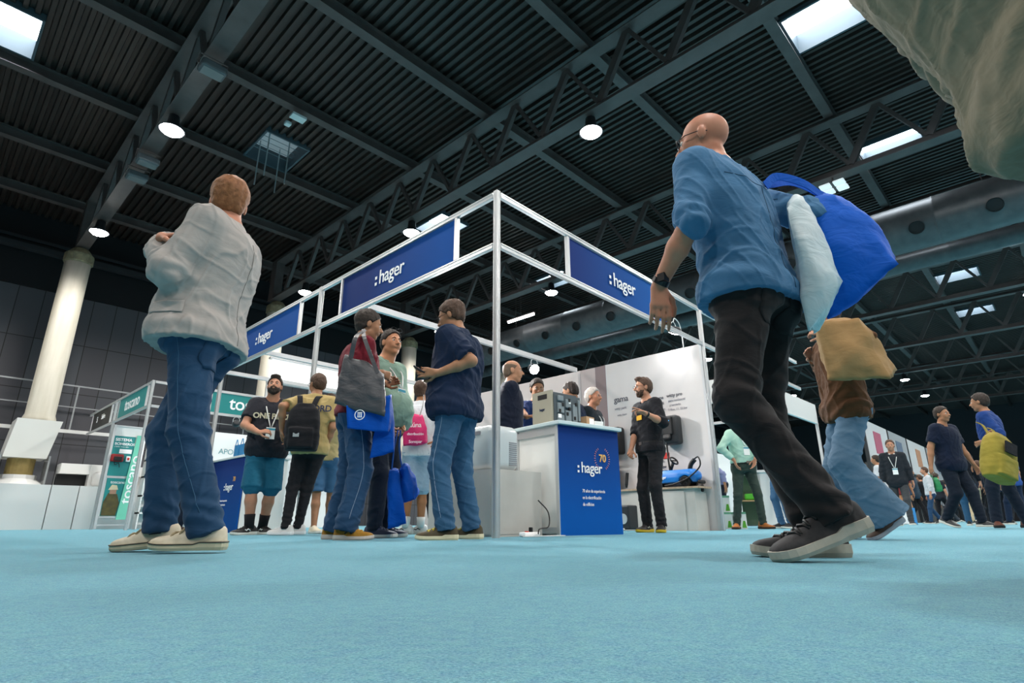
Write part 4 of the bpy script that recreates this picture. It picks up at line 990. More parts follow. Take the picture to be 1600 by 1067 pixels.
# black rack left of black shirt man, speaker like unit in a white loop frame
r = empty('display_rack', (6.95, 4.88, 0)); tag(r, 'black display stand with green lit zeros behind the counter', 'display stand')
bm = B(); span(bm, (-.05, -.12, 0), (.3, .3, .98)); obj('body', bm, M_black, r)
for y in (.2, .1):
    bm = B(); tube(bm, [(-.055, y + .035*math.cos(a), .72 + .05*math.sin(a)) for a in np.linspace(0, 2*PI, 17)], .006, 6); obj('green_digit', bm, mat('green_glow', '4fe07a', .5, emit=3), r)
r = empty('speaker_unit', (6.62, 4.34, 0)); tag(r, 'dark floor unit with round openings inside a white tube frame', 'unit')
bm = B(); rbox(bm, (0, 0, .17), (.22, .34, .30), .02); obj('cabinet', bm, M_dkgrey, r)
bm = B(); cyl(bm, (-.112, .07, .15), (-.118, .07, .15), .055, 20); obj('dark_disc', bm, M_black, r)
bm = B(); cyl(bm, (-.112, -.08, .15), (-.118, -.08, .15), .065, 20); obj('pale_disc', bm, mat('disc_grey', 'a9adae', .4), r)
bm = B(); tube(bm, [(-.13, .22, .02), (-.13, .22, .74), (-.13, .20, .77), (-.13, .05, .77)], .018, 8); tube(bm, [(-.13, .22, .02), (-.13, -.1, .02)], .018, 8); obj('tube_frame', bm, M_white, r, smooth=True)
text('lettering', 'hager', .035, (-.112, 0, .28), (0, -1, 0), (0, 0, 1), M_ink2, r)
# front counter
ca = math.atan2(-.12, .8)
r = empty('reception_counter', (4.10, 3.34, 0), ca); tag(r, 'white reception counter with a blue hager front', 'counter')
W_, D_, Hc = .80, .62, 1.0
bm = B(); span(bm, (0.01, .01, .01), (W_ - .01, D_, Hc - .02)); obj('body', bm, mat('counter_white', 'e4e4e0', .45), r)
bm = B(); span(bm, (0, -.006, 0), (W_ + .01, .006, Hc - .02)); fr = obj('front_panel', bm, grad_blue('counter_blue', '0055a8', '103274', 2, .15, .95), r)
hager(fr, (.40, -.010, .60), (1, 0, 0), (0, 0, 1), .105)
text('lettering', '70', .10, (.57, -.010, .70), (1, 0, 0), (0, 0, 1), mat('ink_orange', 'e8b26a', .5), fr, bold=.02)
bm = B()
for a in np.radians(list(range(-60, 61, 12)) + list(range(120, 241, 12))):
    c_ = Vector((.565 + .10*math.cos(a), -.010, .70 + .105*math.sin(a))); plain(bm, c_, (math.cos(a), 0, math.sin(a)), (-math.sin(a), 0, math.cos(a)), .018, .005, .003)
obj('ray_marks', bm, mat('ink_rays', 'd58b8b', .5), fr)
for i, s_ in enumerate(('70 años de experiencia', 'en la electrificación', 'de edificios')): text('lettering', s_, .043, (.28, -.010, .39 - i*.06), (1, 0, 0), (0, 0, 1), M_letter, fr, align='LEFT', ext=.001, sx=.8)
bm = B(); rbox(bm, (W_/2, D_/2 - .01, Hc), (W_ + .06, D_ + .08, .035), .006); obj('counter_top', bm, mat('counter_top', 'c9d9dc', .35), r)
bm = B(); 
for y in (.01, D_ - .02): span(bm, (-.012, y - .015, 0), (.012, y + .02, Hc - .02))
span(bm, (-.012, 0, .02), (.0, D_, .07)); span(bm, (-.012, 0, Hc - .1), (.0, D_, Hc - .04)); obj('side_frame', bm, M_alu, r)
# things on the counter
rc = Matrix.Rotation(ca, 4, 'Z'); tr = lambda x, y, z: Vector((4.10, 3.34, 0)) + (rc @ Vector((x, y, z)))
r = empty('circuit_breaker', tr(.24, .26, 1.018), ca + .05); tag(r, 'big grey and beige industrial circuit breaker on the counter top', 'circuit breaker')
bm = B(); span(bm, (-.18, -.11, 0), (-.155, .16, .31)); obj('beige_side_plate', bm, mat('beige_plate', 'a9a493', .5, .2), r)
bm = B(); span(bm, (-.155, -.12, .01), (.20, .15, .28)); obj('grey_case', bm, mat('case_grey', '4b555b', .5), r)
bm = B()
for x, z, a, b_ in ((-.08, .06, .08, .05), (-.08, .15, .08, .09), (.02, .08, .07, .11), (.02, .20, .07, .08), (.11, .12, .06, .16), (.17, .15, .03, .2), (-.08, .24, .07, .05)): rbox(bm, (x, -.128, z), (a, .025, b_), .005)
obj('front_block', bm, mat('case_light', '7b868b', .45), r)
bm = B()
for x, z in ((-.1, .12), (-.06, .18), (.0, .1), (.03, .15), (.1, .07), (.12, .2), (.03, .23)): box(bm, (x, -.142, z), (.022, .012, .03))
span(bm, (-.182, -.05, .235), (-.178, .08, .28)); obj('switch', bm, M_black, r)
bm = B(); span(bm, (-.12, -.136, .055), (-.08, -.142, .09)); span(bm, (.02, -.136, .20), (.05, -.142, .22)); obj('white_label', bm, M_letter, r)
bm = B(); span(bm, (-.16, -.09, .28), (.18, -.07, .30)); span(bm, (-.16, .08, .28), (.18, .10, .30)); span(bm, (-.1, -.04, .28), (.0, .04, .305)); obj('top_rail', bm, mat('case_grey', '4b555b'), r)
text('lettering', 'hager', .035, (-.182, .02, .14), (0, -1, 0), (0, 0, 1), mat('ink_navy', '2c3554'), r)
_b = [o for o in C.objects if o.name.startswith('circuit_breaker')][-1]; _b.scale = (1.04, 1.0, 1.06)
r = empty('carton', tr(.53, .16, 1.018), ca + .2); tag(r, 'small brown carton with a white label beside the breaker', 'box'); bm = B(); span(bm, (-.07, -.06, 0), (.07, .06, .105)); obj('box', bm, mat('cardboard', 'b08e6c', .8), r); bm = B(); span(bm, (-.02, -.063, .02), (.06, -.06, .09)); obj('label', bm, M_letter, r)
for i, (x, y, hh, an) in enumerate(((.66, .25, .05, .1), (.70, .28, .035, -.2))):
    z0 = 1.018 if i == 0 else 1.069
    bm = B(); rbox(bm, (0, 0, hh/2), (.20, .24, hh), .003); o = obj('brochure_stack', bm, mat('paper', 'dfe3e3', .6)); o.location = tr(x, y, z0); o.rotation_euler = (0, 0, ca + an); tag(o, ['pile of white brochures lying on the counter top', 'small pile of brochures lying on top of the other pile'][i], 'brochures')
# pedestal and cooler behind the corner post
r = empty('pedestal', (3.42, 3.50, 0)); tag(r, 'low grey concrete look pedestal behind the corner post', 'pedestal'); bm = B(); span(bm, (0, 0, 0), (.62, .85, .55)); obj('body', bm, M_bench, r); bm = B(); span(bm, (-.004, .02, .02), (.0, .83, .53)); span(bm, (.02, -.004, .02), (.6, 0, .53)); obj('facing', bm, M_bench, r)
r = empty('cooler_unit', (3.66, 3.80, .55)); tag(r, 'pale rounded plastic cooler unit standing on the grey pedestal', 'machine')
bm = B(); rbox(bm, (0, 0, .20), (.36, .46, .40), .07, 4); obj('body', bm, mat('pale_plastic', 'c4ccce', .25, spec=.6), r, smooth=True)
bm = B()
for k in range(12): box(bm, (.08, -.232, .05 + k*.018), (.10, .006, .007))
obj('vent_slots', bm, M_ink2, r); bm = B(); box(bm, (-.182, .02, .33), (.006, .2, .03)); obj('handle_groove', bm, M_ink2, r)
bm = B(); tube(bm, spline([(3.9, 3.42, .30), (3.96, 3.36, .2), (3.93, 3.33, .08), (3.80, 3.32, .06), (3.78, 3.32, .02)], 8), .006, 6); o = obj('power_cable', bm, M_black); tag(o, 'thin black power cable hanging down to the power strip', 'cable')
r = empty('power_strip', (3.72, 3.36, 0), .3); tag(r, 'white power strip lying on the carpet beside the counter', 'power strip'); bm = B(); rbox(bm, (0, 0, .022), (.30, .06, .03), .008); obj('strip', bm, M_letter, r); bm = B(); rbox(bm, (.02, 0, .055), (.03, .03, .04), .006); obj('plug', bm, M_black, r); bm = B(); box(bm, (-.06, 0, .04), (.02, .03, .01)); obj('red_switch', bm, mat('award_red', 'c8352b'), r)
bm = B(); slab(bm, [(3.55, 3.28, .002), (4.02, 3.22, .002), (4.05, 3.30, .002), (3.6, 3.36, .002)], (0, 0, .006)); tag(obj('cable_cover', bm, mat('paper', 'dfe3e3')), 'flat white cable cover lying on the carpet by the post', 'cable cover')
# booth spot lights
def spot(loc, tgt, e, lab):
    r = empty('booth_spotlight', loc); tag(r, lab, 'spotlight'); d = (Vector(tgt) - Vector(loc)).normalized(); R = d.to_track_quat('-Z', 'Y').to_matrix()
    t = B(); lathe(t, [(.05, .10), (.075, .08), (.085, 0), (.075, .0)], 20); bmesh.ops.transform(t, matrix=R.to_4x4(), verts=t.verts); obj('housing', t, M_dkgrey, r, smooth=True)
    t = B(); lathe(t, [(.074, .006), (.074, -.004), (.03, -.012)], 20); bmesh.ops.transform(t, matrix=R.to_4x4(), verts=t.verts); obj('lens', t, mat('spot_glow', 'ffffff', .5, emit=45), r)
    t = B(); tube(t, spline([(-.07, 0, .02), (-.07, 0, .12), (0, 0, .175), (.07, 0, .12), (.07, 0, .02)], 4), .006, 6); obj('yoke', t, M_white, r, smooth=True)
    ld = bpy.data.lights.new('spot', 'SPOT'); ld.energy = e; ld.spot_size = math.radians(130); ld.spot_blend = .6; ld.shadow_soft_size = .07; lo = bpy.data.objects.new('light', ld); C.objects.link(lo); lo.parent = r; lo.location = tuple(d*.03); lo.rotation_euler = R.to_euler()
spot((4.43, 5.44, 2.31), (4.2, 3.3, .9), 210, 'round white spotlight on the booth rail beside the navy polo man'); spot((6.22, 5.48, 2.31), (5.4, 3.4, .9), 210, 'round white spotlight on the booth rail above the circuit breaker')
spot((7.12, 3.62, 2.66), (7.38, 4.4, 1.2), 14, 'arm spotlight lighting the grey booth wall')
SP = [o for o in C.objects if o.name.startswith('booth_spotlight')][-1]
bm = B(); tube(bm, spline([(0, 0, .17), (.06, 0, .24), (.2, 0, .16), (.25, 0, -.16)], 6), .008, 6); obj('arm', bm, M_white, SP, smooth=True)
# second counter, far left of the booth
r = empty('reception_counter', (3.16, 8.05, 0), PI/2); tag(r, 'blue hager counter at the far left end of the booth', 'counter')
bm = B(); span(bm, (0, -.6, 0), (1.25, -.02, .99)); obj('body', bm, mat('counter_white', 'e4e4e0'), r)
bm = B(); span(bm, (0, -.012, 0), (1.25, .012, .99)); fr = obj('front_panel', bm, grad_blue('counter_blue2', '0a4a90', '1a3474', 2, .15, .95), r)
hager(fr, (.42, .016, .60), (-1, 0, 0), (0, 0, 1), .10); text('lettering', '70', .09, (.26, .016, .70), (-1, 0, 0), (0, 0, 1), mat('ink_orange', 'e8b26a'), fr)
for i, s_ in enumerate(('70 años de experiencia', 'en la electrificación', 'de edificios')): text('lettering', s_, .038, (.68, .016, .42 - i*.055), (-1, 0, 0), (0, 0, 1), M_letter, fr, align='LEFT', ext=.001, sx=.8)
bm = B(); rbox(bm, (.62, -.3, 1.0), (1.32, .66, .03), .005); obj('counter_top', bm, M_white, r)
r = empty('tote_bag_holder', (3.45, 8.75, 1.02)); tag(r, 'two blue paper bags standing on the far left counter', 'bags')
for i in range(2):
    bm = B(); span(bm, (-.1 + .0, -.1 + i*.2, 0), (.05, .06 + i*.2, .22)); obj('paper_bag', bm, mat('bag_cyan', '2d7fb5', .6), r)
    bm = B(); tube(bm, spline([(-.1, -.07 + i*.2, .22), (-.1, -.02 + i*.2, .3), (-.1, .03 + i*.2, .22)], 4), .006, 5); obj('bag_handle', bm, mat('bag_cyan', '2d7fb5'), r)

# ================================================================ toscano stand
TYc = 13.7
for y, lab in ((13.7, 'corner post of the teal toscano stand'), (16.6, 'aluminium post between the black sign and the teal sign')): post(BX, y, 3.05, lab)
for z, t in ((3.02, 'upper'), (2.5, 'lower')):
    rail((BX, TYc + .04, z), (BX, 16.56, z), t + ' rail of the left teal toscano sign'); rail((BX, 16.64, z), (BX, 19.46, z), t + ' rail of the black sign'); rail((BX + .04, TYc, z), (9.2, TYc, z), t + ' rail of the right teal toscano sign')
r, d, L = sign('toscano_sign', 'teal toscano fascia sign at the left behind the man in grey', (BX, 14.0, 0), (BX, 16.25, 0), 2.53, 2.99, M_teal); text('lettering', 'toscano', .40, (-.008, .0, .24), (0, -1, 0), (0, 0, 1), M_letter, r, bold=.01)
r, d, L = sign('toscano_sign', 'teal toscano fascia sign seen behind the bearded man', (4.45, TYc, 0), (6.9, TYc, 0), 2.53, 2.99, M_teal); text('lettering', 'toscano', .42, (-.2, -.008, .24), (1, 0, 0), (0, 0, 1), M_letter, r, bold=.01)
r, d, L = sign('black_sign', 'black fascia sign with small white lettering at the far left', (BX, 17.0, 0), (BX, 19.0, 0), 2.53, 2.99, M_black); text('lettering', 'Safire', .19, (-.008, -.2, .26), (0, -1, 0), (0, 0, 1), M_letter, r); text('lettering', 'S', .22, (-.008, .45, .24), (0, -1, 0), (0, 0, 1), M_letter, r, bold=.01)
YP = 16.45
r = empty('poster_display', (3.6, YP, 0)); tag(r, 'display frame with two teal posters in the toscano stand', 'display')
for x in (-.33, .33): bm = B(); span(bm, (x - .025, -.03, .02), (x + .025, .03, 2.42)); obj('upright', bm, M_alu, r)
for z in (.10, .28, 1.18, 2.4): bm = B(); span(bm, (-.30, -.02, z - .015), (.30, .02, z + .015)); obj('cross_bar', bm, M_alu, r)
bm = B(); span(bm, (-.30, .0, .29), (.30, .02, 2.39)); obj('white_backing', bm, M_white, r)
bm = B(); span(bm, (-.30, -.02, 1.22), (.14, -.004, 2.16)); ps = obj('upper_poster', bm, M_teal, r)
F_ = ((1, 0, 0), (0, 0, 1))
text('lettering', 'SISTEMA', .098, (-.275, -.023, 2.07), *F_, M_letter, ps, bold=.02, align='LEFT', ext=.001); text('lettering', 'BOMBEROS', .085, (-.275, -.023, 1.97), *F_, M_letter, ps, bold=.02, align='LEFT', ext=.001); text('lettering', 'CTBMK1 PARA FIRM', .035, (-.27, -.023, 1.90), *F_, M_letter, ps, align='LEFT', ext=.001)
bm = B(); plain(bm, (-.02, -.022, 1.80), *F_, .26, .10, .003); obj('text_block', bm, M_letter, ps)
bm = B(); span(bm, (-.28, -.021, .30), (.14, -.005, 1.16)); ps = obj('lower_poster', bm, M_teal, r); text('lettering', 'toscano', .10, (-.05, -.024, 1.07), *F_, M_letter, ps, ext=.001)
bm = B(); slab(bm, [(-.27, -.024, .31), (.02, -.024, .31), (.05, -.024, .6), (-.02, -.024, .80), (-.2, -.024, .82), (-.27, -.024, .62)], (0, -.004, 0)); obj('printed_coat', bm, mat('coat_print', '2e2a22', .7, kind='n', col2='5a5326', scale=9), ps)
bm = B(); slab(bm, [(-.18, -.027, .80), (-.05, -.027, .80), (-.05, -.027, .92), (-.18, -.027, .92)], (0, -.003, 0)); obj('printed_face', bm, mat('skin_print', '9c7a66', .7), ps)
bm = B(); slab(bm, [(-.22, -.030, .89), (-.02, -.030, .90), (-.06, -.030, 1.0), (-.16, -.030, 1.01)], (0, -.003, 0)); obj('printed_helmet', bm, mat('helmet_print', 'c9bfa0', .7), ps)
bm = B(); slab(bm, [(.04, -.05, .22), (.30, -.05, .22), (.30, -.05, 2.2), (.16, -.05, 2.2)], (0, .012, 0)); ps = obj('mint_banner', bm, mat('mint', '6fc7ac', .6), r); text('lettering', 'toscano', .30, (.19, -.054, 1.15), (.04, 0, 1), (-1, 0, .04), M_letter, ps, ext=.001, bold=.01, sx=1.25)
r = empty('fire_panel', (3.42, YP - .05, 1.63)); tag(r, 'small red control box with hoses mounted on the teal poster', 'control box'); bm = B(); rbox(bm, (0, -.03, 0), (.26, .09, .18), .025); obj('red_case', bm, mat('fire_red', '8c1d1c', .45), r); bm = B(); rbox(bm, (.01, -.08, -.02), (.17, .02, .10), .01); obj('black_face', bm, M_black, r); bm = B(); tube(bm, spline([(-.05, -.04, -.08), (-.02, -.05, -.16), (.05, -.04, -.12), (.08, -.04, -.22)], 5), .008, 6); obj('hose', bm, M_black, r)
r = empty('alarm_button', (3.65, YP - .05, 1.62)); tag(r, 'small white alarm button with a red square beside the red box', 'button'); bm = B(); rbox(bm, (0, -.02, 0), (.09, .04, .13), .01); obj('plate', bm, M_letter, r); bm = B(); box(bm, (0, -.045, 0), (.045, .01, .06)); obj('red_button', bm, mat('award_red', 'c8352b'), r)
r = empty('stand_wall', (0, 0, 0)); tag(r, 'white back wall inside the toscano stand', 'wall panel'); bm = B(); span(bm, (5.2, 16.2, 0), (9.2, 16.25, 2.45)); obj('panel', bm, M_white, r); text('lettering', 'APOYOS', .2, (6.0, 16.19, 1.95), (1, 0, 0), (0, 0, 1), mat('ink_teal', '5f8f95'), r); text('lettering', 'TUVERI', .16, (6.1, 16.19, 1.6), (1, 0, 0), (0, 0, 1), mat('ink_teal', '5f8f95'), r); text('lettering', 'to', .3, (7.6, 16.19, 2.1), (1, 0, 0), (0, 0, 1), mat('ink_teal', '5f8f95'), r)
r = empty('brochure_shelf', (0, 0, 0)); tag(r, 'white shelf unit holding leaflets beside the mint banner', 'shelf'); bm = B()
for z in (.35, .75, 1.2, 1.6): span(bm, (4.05, 16.3, z), (5.05, 16.6, z + .04))
for x in (4.05, 5.03): span(bm, (x, 16.3, 0), (x + .03, 16.6, 2.2))
span(bm, (4.05, 16.59, .1), (5.05, 16.62, 2.2)); obj('shelves', bm, M_white, r)
for i, (x, z, c) in enumerate(((3.5, .39, '9fc8d2'), (3.8, .39, '3c4a58'), (3.55, .79, 'c4ccd4'), (3.9, .79, '2d6f86'), (3.6, 1.24, '444a50'), (4.0, 1.64, '7fb9a8'))):
    bm = B(); box(bm, (x + .75, 16.44, z + .065), (.2, .15, .12)); tag(obj('leaflet_pile', bm, mat('leaf' + c, c, .6)), ['pale blue pile at the bottom left', 'dark pile at the bottom right', 'grey pile on the second shelf', 'blue pile on the second shelf', 'black pile on the third shelf', 'green pile on the top shelf'][i] + ' of the leaflet shelf', 'leaflets', 'leaflet piles on the white shelf')
spot((5.05, 13.7, 2.31), (5.5, 16, 1.2), 50, 'left round spotlight under the teal sign beside the bearded man'); spot((5.45, 13.7, 2.31), (6.5, 16, 1.2), 50, 'right round spotlight under the teal sign beside the bearded man')
r = empty('light_box', (0, 0, 0)); tag(r, 'large blank white light box above the stands behind the booth', 'light box'); bm = B(); span(bm, (5.95, 14.3, 3.62), (8.2, 14.4, 4.2)); obj('panel', bm, mat('soft_white', 'f2f4f4', .5, emit=.55), r); bm = B(); span(bm, (5.9, 14.28, 3.57), (8.25, 14.42, 3.62)); span(bm, (5.9, 14.28, 4.2), (8.25, 14.42, 4.25)); span(bm, (5.9, 14.33, 0), (5.96, 14.39, 3.6)); span(bm, (8.19, 14.33, 0), (8.25, 14.39, 3.6)); obj('frame', bm, M_alu, r)
# neighbouring stand beyond the grey wall
r = empty('neighbour_stand', (0, 0, 0)); tag(r, 'white stand with a plain fascia just beyond the grey booth wall', 'stand')
bm = B(); span(bm, (11.5, 4.4, 2.5), (11.56, 9.6, 3.0)); span(bm, (11.5, 4.4, 2.5), (16, 4.46, 3.0)); obj('fascia', bm, M_white, r)
bm = B(); span(bm, (11.6, 6.5, 0), (16, 6.56, 1.8)); obj('back_wall', bm, mat('lit_white', 'eef0ef', .5), r)
bm = B()
for y in (4.43, 6.2):
    bm = B(); span(bm, (11.5, y - .03, 0), (11.56, y + .03, 2.5)); obj('stand_post', bm, M_alu, r)
bm = B()
span(bm, (11.5, 4.4, 2.05), (11.56, 9.6, 2.1)); obj('cross_bar', bm, M_alu, r)
for a_, b_ in (((11.5, 5.25, 1.5), (11.56, 5.31, 2.5)), ((13.5, 4.4, 0), (13.56, 4.46, 2.5)), ((16, 4.4, 0), (16.06, 4.46, 3))): bm = B(); span(bm, a_, b_); obj('stand_post', bm, M_alu, r)
r = empty('shelf_cabinet', (10.1, 4.22, 0), math.atan2(-1, .42)); tag(r, 'white cabinet with open green lined shelves behind the man in the mint shirt', 'cabinet')
M_lit = mat('cabinet_white', 'eceeec', .5); bm = B(); W2 = 1.5
for x in (0, .34, 1.02, W2 - .03): span(bm, (x, 0, .03), (x + .035, .45, .92))
span(bm, (.34, 0, .03), (1.05, .02, .92)); span(bm, (0, .44, .03), (W2, .46, .92)); obj('carcass', bm, M_lit, r)
bm = B(); span(bm, (-.03, -.03, .92), (W2 + .03, .48, .96)); obj('cabinet_top', bm, M_lit, r)
for xa, xb in ((.035, .34), (1.055, W2 - .03)):
    bm = B(); span(bm, (xa, .03, .44), (xb, .44, .46)); obj('shelf_board', bm, mat('shelf_wood', 'c9a77c', .6), r); bm = B(); span(bm, (xa, .42, .05), (xb, .438, .9)); obj('green_lining', bm, mat('lining_green', '7f9479', .7), r)
for nm, c, x, z, lab in (('green_case', '5cc63a', .19, .46, 'bright green item lying on the left shelf of the cabinet'), ('helmet', '1a1a1c', 1.22, .46, 'black helmet like item on the right shelf of the cabinet'), ('carton', 'b08e6c', 1.25, .05, 'brown carton at the bottom of the right cabinet shelf')):
    t = B(); rbox(t, (x, .2, z + .06), (.2, .2, .11), .03 if nm != 'carton' else .004, 2); o = obj(nm, t, mat('it' + c, c, .5)); o.matrix_world = r.matrix_world if False else Matrix.Translation(r.location) @ Matrix.Rotation(math.atan2(-1, .42), 4, 'Z'); tag(o, lab, 'box')
def gbox(x, y, z, lab, rz=-.9):
    r = empty('product_carton', (x, y, z), rz); tag(r, lab, 'box', None); bm = B(); box(bm, (0, 0, .125), (.17, .17, .25)); obj('carton', bm, M_lit, r)
    bm = B(); box(bm, (0, -.087, .235), (.17, .004, .03)); obj('green_band', bm, mat('band_green', '6fae8d', .6), r); bm = B(); box(bm, (-.087, 0, .235), (.004, .17, .03)); obj('green_band', bm, mat('band_green', '6fae8d', .6), r)
    bm = B(); slab(bm, [(.01, -.088, .02), (.075, -.088, .02), (.06, -.088, .12), (.03, -.088, .12)], (0, -.003, 0)); obj('green_print', bm, mat('print_green', '5aa632', .6), r); bm = B(); slab(bm, [(-.088, -.01, .02), (-.088, -.075, .02), (-.088, -.06, .12), (-.088, -.03, .12)], (-.003, 0, 0)); obj('green_print', bm, mat('print_green', '5aa632', .6), r)
gbox(9.05, 4.05, 0, 'white product carton on the floor left in the row by the wall'); gbox(9.10, 3.84, 0, 'white product carton on the floor right in the row by the wall'); gbox(9.05, 4.05, .25, 'white product carton in the middle of the small stack'); gbox(9.3, 4.2, .5, 'white product carton on top of the small stack') if False else None
# ================================================================ the people
J = lambda c, c2, nm: cloth(nm, c, c2, rough=.8, bump=.35, scale=7)
M_jean1 = J('2b4a68', '1d3854', 'jeans_bright'); M_jean2 = J('2d4c6c', '233d5a', 'jeans_mid'); M_jean3 = J('1d2736', '171f2c', 'jeans_dark'); M_jeanL = J('5d7a92', '456279', 'jeans_light')
M_blk = cloth('trousers_black', '1b1b1e', '26262a'); M_navy = cloth('navy_jersey', '16233a', '1b2a44'); M_lace = mat('lace_cream', 'a89878', .8); M_solew = mat('sole_white', 'd8d4ca', .6); M_soleb = mat('sole_black', '141414', .6)
hair_d = mat('hair_dark', '1f1814', .65, kind='n', col2='35281f', scale=60, bump=.5); hair_r = mat('hair_reddish', '94603a', .65, kind='n', col2='6f4527', scale=60, bump=.5); hair_g = mat('hair_white', 'cfc6bc', .65, kind='n', col2='b3aaa0', scale=60, bump=.5); hair_b = mat('hair_brown', '3d2a1e', .65, kind='n', col2='533a2a', scale=60, bump=.5)
fair = ('bf8c70', 'ad785e'); tan_ = ('a87a5c', '96694c'); pink_ = ('bd8468', 'a86c55')
def A(x, y, D): return ('w', at(x, y, D))
def xy(x, y, D): return tuple(at(x, y, D)[:2])
V5 = .0055
# -- man in the grey jacket, left foreground
lm = person('person in light grey jacket and blue jeans with folded arms in the left foreground', 1.81, xy(288, 700, 2.92), dirv(1.0, -.02), vox=.0055,
    bulk=1.06, belly=.06, wide=1.06, limb=1.08, lean=(0, -.03), skin=pink_, hairmat=hair_r, hair='full', headyaw=-1.05, headpitch=.05, headoff=(.01, .02, .172), jowl=.006,
    feet={'L': dict(p=A(322, 829, 2.80), dir=wd3(1, -.12, 0)), 'R': dict(p=A(250, 826, 3.06), dir=wd3(1, .05, -.10))},
    hands={'L': dict(p=A(246, 388, 2.92), dir=wd3(.3, .9, .1), n=wd3(-1, .2, 0), curl=.7, pole=('w', -UPV*1. - AWAY*.35 + LEFT*.1)), 'R': dict(p=A(254, 372, 2.84), dir=wd3(-.9, -.1, .05), n=wd3(.1, .3, -1), curl=.8, pole=('w', -UPV*.8 + LEFT*.6 + AWAY*.6))},
    top=dict(m=cloth('jacket_grey', 'a29d99', '97928e', bump=.3), kind='jacket', hem=.87, flare=.03, sleeve=1.97, name='jacket', fold=.008, collar=True), bottom=dict(m=M_jean1, name='jeans', loose=1.12, hemr=.062, fold=.008),
    shoes=dict(upper=mat('canvas_cream', 'd3cab6', .7, kind='n', col2='b8ad95', scale=25), sole=mat('sole_cream', 'ccc7ae', .6, kind='n', col2='a89f80', scale=14, amt=.2), lace=M_lace, size=1.06, line=mat('foxing_line', '3c3530', .7)), belt=False)
# -- man in the denim blue shirt, right foreground
rm = person('bald person in a blue denim shirt and black jeans striding left in the right foreground', 1.80, xy(1188, 560, 2.17), dirv(.62, .78), vox=.0055,
    bulk=1.08, wide=1.10, limb=1.02, lean=(.0, .07), skin=pink_, hair='bald', glasses=True, headyaw=.35, headpitch=-.05, headoff=(.0, .04, .195), hip=(0, 0, .92),
    feet={'L': dict(p=A(1293, 792, 2.02), dir=wd3(1, .05, -.34), pole=('w', np.array([LEFT[0], LEFT[1], 0]))), 'R': dict(p=A(1277, 838, 2.27), dir=wd3(1, .15, 0))},
    hands={'L': dict(p=A(1029, 447, 2.05), dir=wd3(.0, 0, -1), n=wd3(0, .8, 0), curl=.45, pole=('w', LEFT*-.3 - AWAY*.9)), 'R': dict(p=A(1268, 420, 2.28), curl=.9)},
    top=dict(m=cloth('denim_shirt', '47749a', '3d678a', bump=.4), kind='shirt', hem=.87, flare=.022, sleeve=1.12, name='shirt', fold=.008, collar=True, cuffs=True), bottom=dict(m=cloth('jeans_black', '1d1b1c', '2c292a'), name='jeans', loose=1.08, hemr=.06, fold=.008),
    shoes=dict(upper=mat('knit_black', '202023', .8, kind='n', col2='2e2e30', scale=60), sole=mat('sole_grey', 'b9b4a8', .6, kind='n', col2='958f80', scale=14), lace=mat('lace_black', '0e0e0f'), size=1.1, sq=1.1), watch='L')
bp = lambda pts: [at(*p) for p in pts]
wt = hexbag('tote_bag', bp([(1262, 517, 2.14), (1312, 446, 2.20), (1318, 436, 2.32), (1275, 520, 2.3), (1229, 325, 2.10), (1246, 309, 2.14), (1256, 306, 2.26), (1236, 322, 2.24)]), mat('tote_white', 'c3c9cc', .6, kind='cloth', col2='9ec3cc', scale=3, bump=.5), bulge=.04, fold=.008, seed=4); tag(wt, 'white and pale blue tote bag hanging at the back of the bald man', 'bag')
t = hexbag('tote_bag', bp([(1293, 497, 2.32), (1405, 412, 2.36), (1398, 398, 2.56), (1312, 492, 2.52), (1258, 318, 2.30), (1304, 304, 2.34), (1318, 306, 2.5), (1270, 316, 2.46)]), mat('tote_blue', '0052b4', .7, spec=.15, kind='cloth', bump=.5), bulge=.05, fold=.007, seed=9); tag(t, 'royal blue tote bag swinging behind the bald man on the right', 'bag')
bm = B(); ribbon(bm, spline([at(1196, 290, 2.18), at(1215, 276, 2.24), at(1255, 286, 2.3), at(1285, 306, 2.37)], 5), .035, (0, 0, 1)); ribbon(bm, spline([at(1200, 288, 2.24), at(1240, 285, 2.38), at(1300, 312, 2.5)], 5), .035, (0, 0, 1)); obj('strap', bm, mat('tote_blue', '0a48a6'), t)
M_st = mat('stitch_grey', '2c2a28', .8); M_st2 = mat('stitch_denim', '2f536f', .8); M_st3 = mat('stitch_pale', '8f9db0', .8)
z_ = lambda P_, x, y, z: np.array([P_.sh[0]*(z - .93)/.5 + x, y, z]) * 1.0
bv = bvh_of(rm.top); sy_ = rm.sh[1]
seam(rm.top, [(-.17, 0, 1.36), (-.08, 0, 1.345), (0, 0, 1.34), (.08, 0, 1.345), (.17, 0, 1.36)], (0, 1, 0), M_st2, 'yoke_seam', bv=bv)
seam(rm.top, [(0, 0, 1.34), (0, 0, 1.2), (0, 0, 1.05), (0, 0, .90)], (0, 1, 0), M_st2, 'back_pleat', bv=bv)
bv = bvh_of(rm.bot)
for sx in (-1, 1):
    patch(rm.bot, (sx*.085, 0, .83), (1, 0, 0), (0, 0, 1), .13, .14, (0, 1, 0), cloth('jeans_black', '1d1b1c', '2c292a'), 'back_pocket', shape=lambda v: 1.0 if v > -.25 else 1.0 - (-.25 - v)*1.2, bv=bv)
bv = bvh_of(lm.bot)
for sx in (-1, 1):
    patch(lm.bot, (sx*.09, 0, .84), (1, 0, 0), (0, 0, 1), .14, .15, (0, 1, 0), M_jean1, 'back_pocket', shape=lambda v: 1.0 if v > -.25 else 1.0 - (-.25 - v)*1.2, bv=bv)
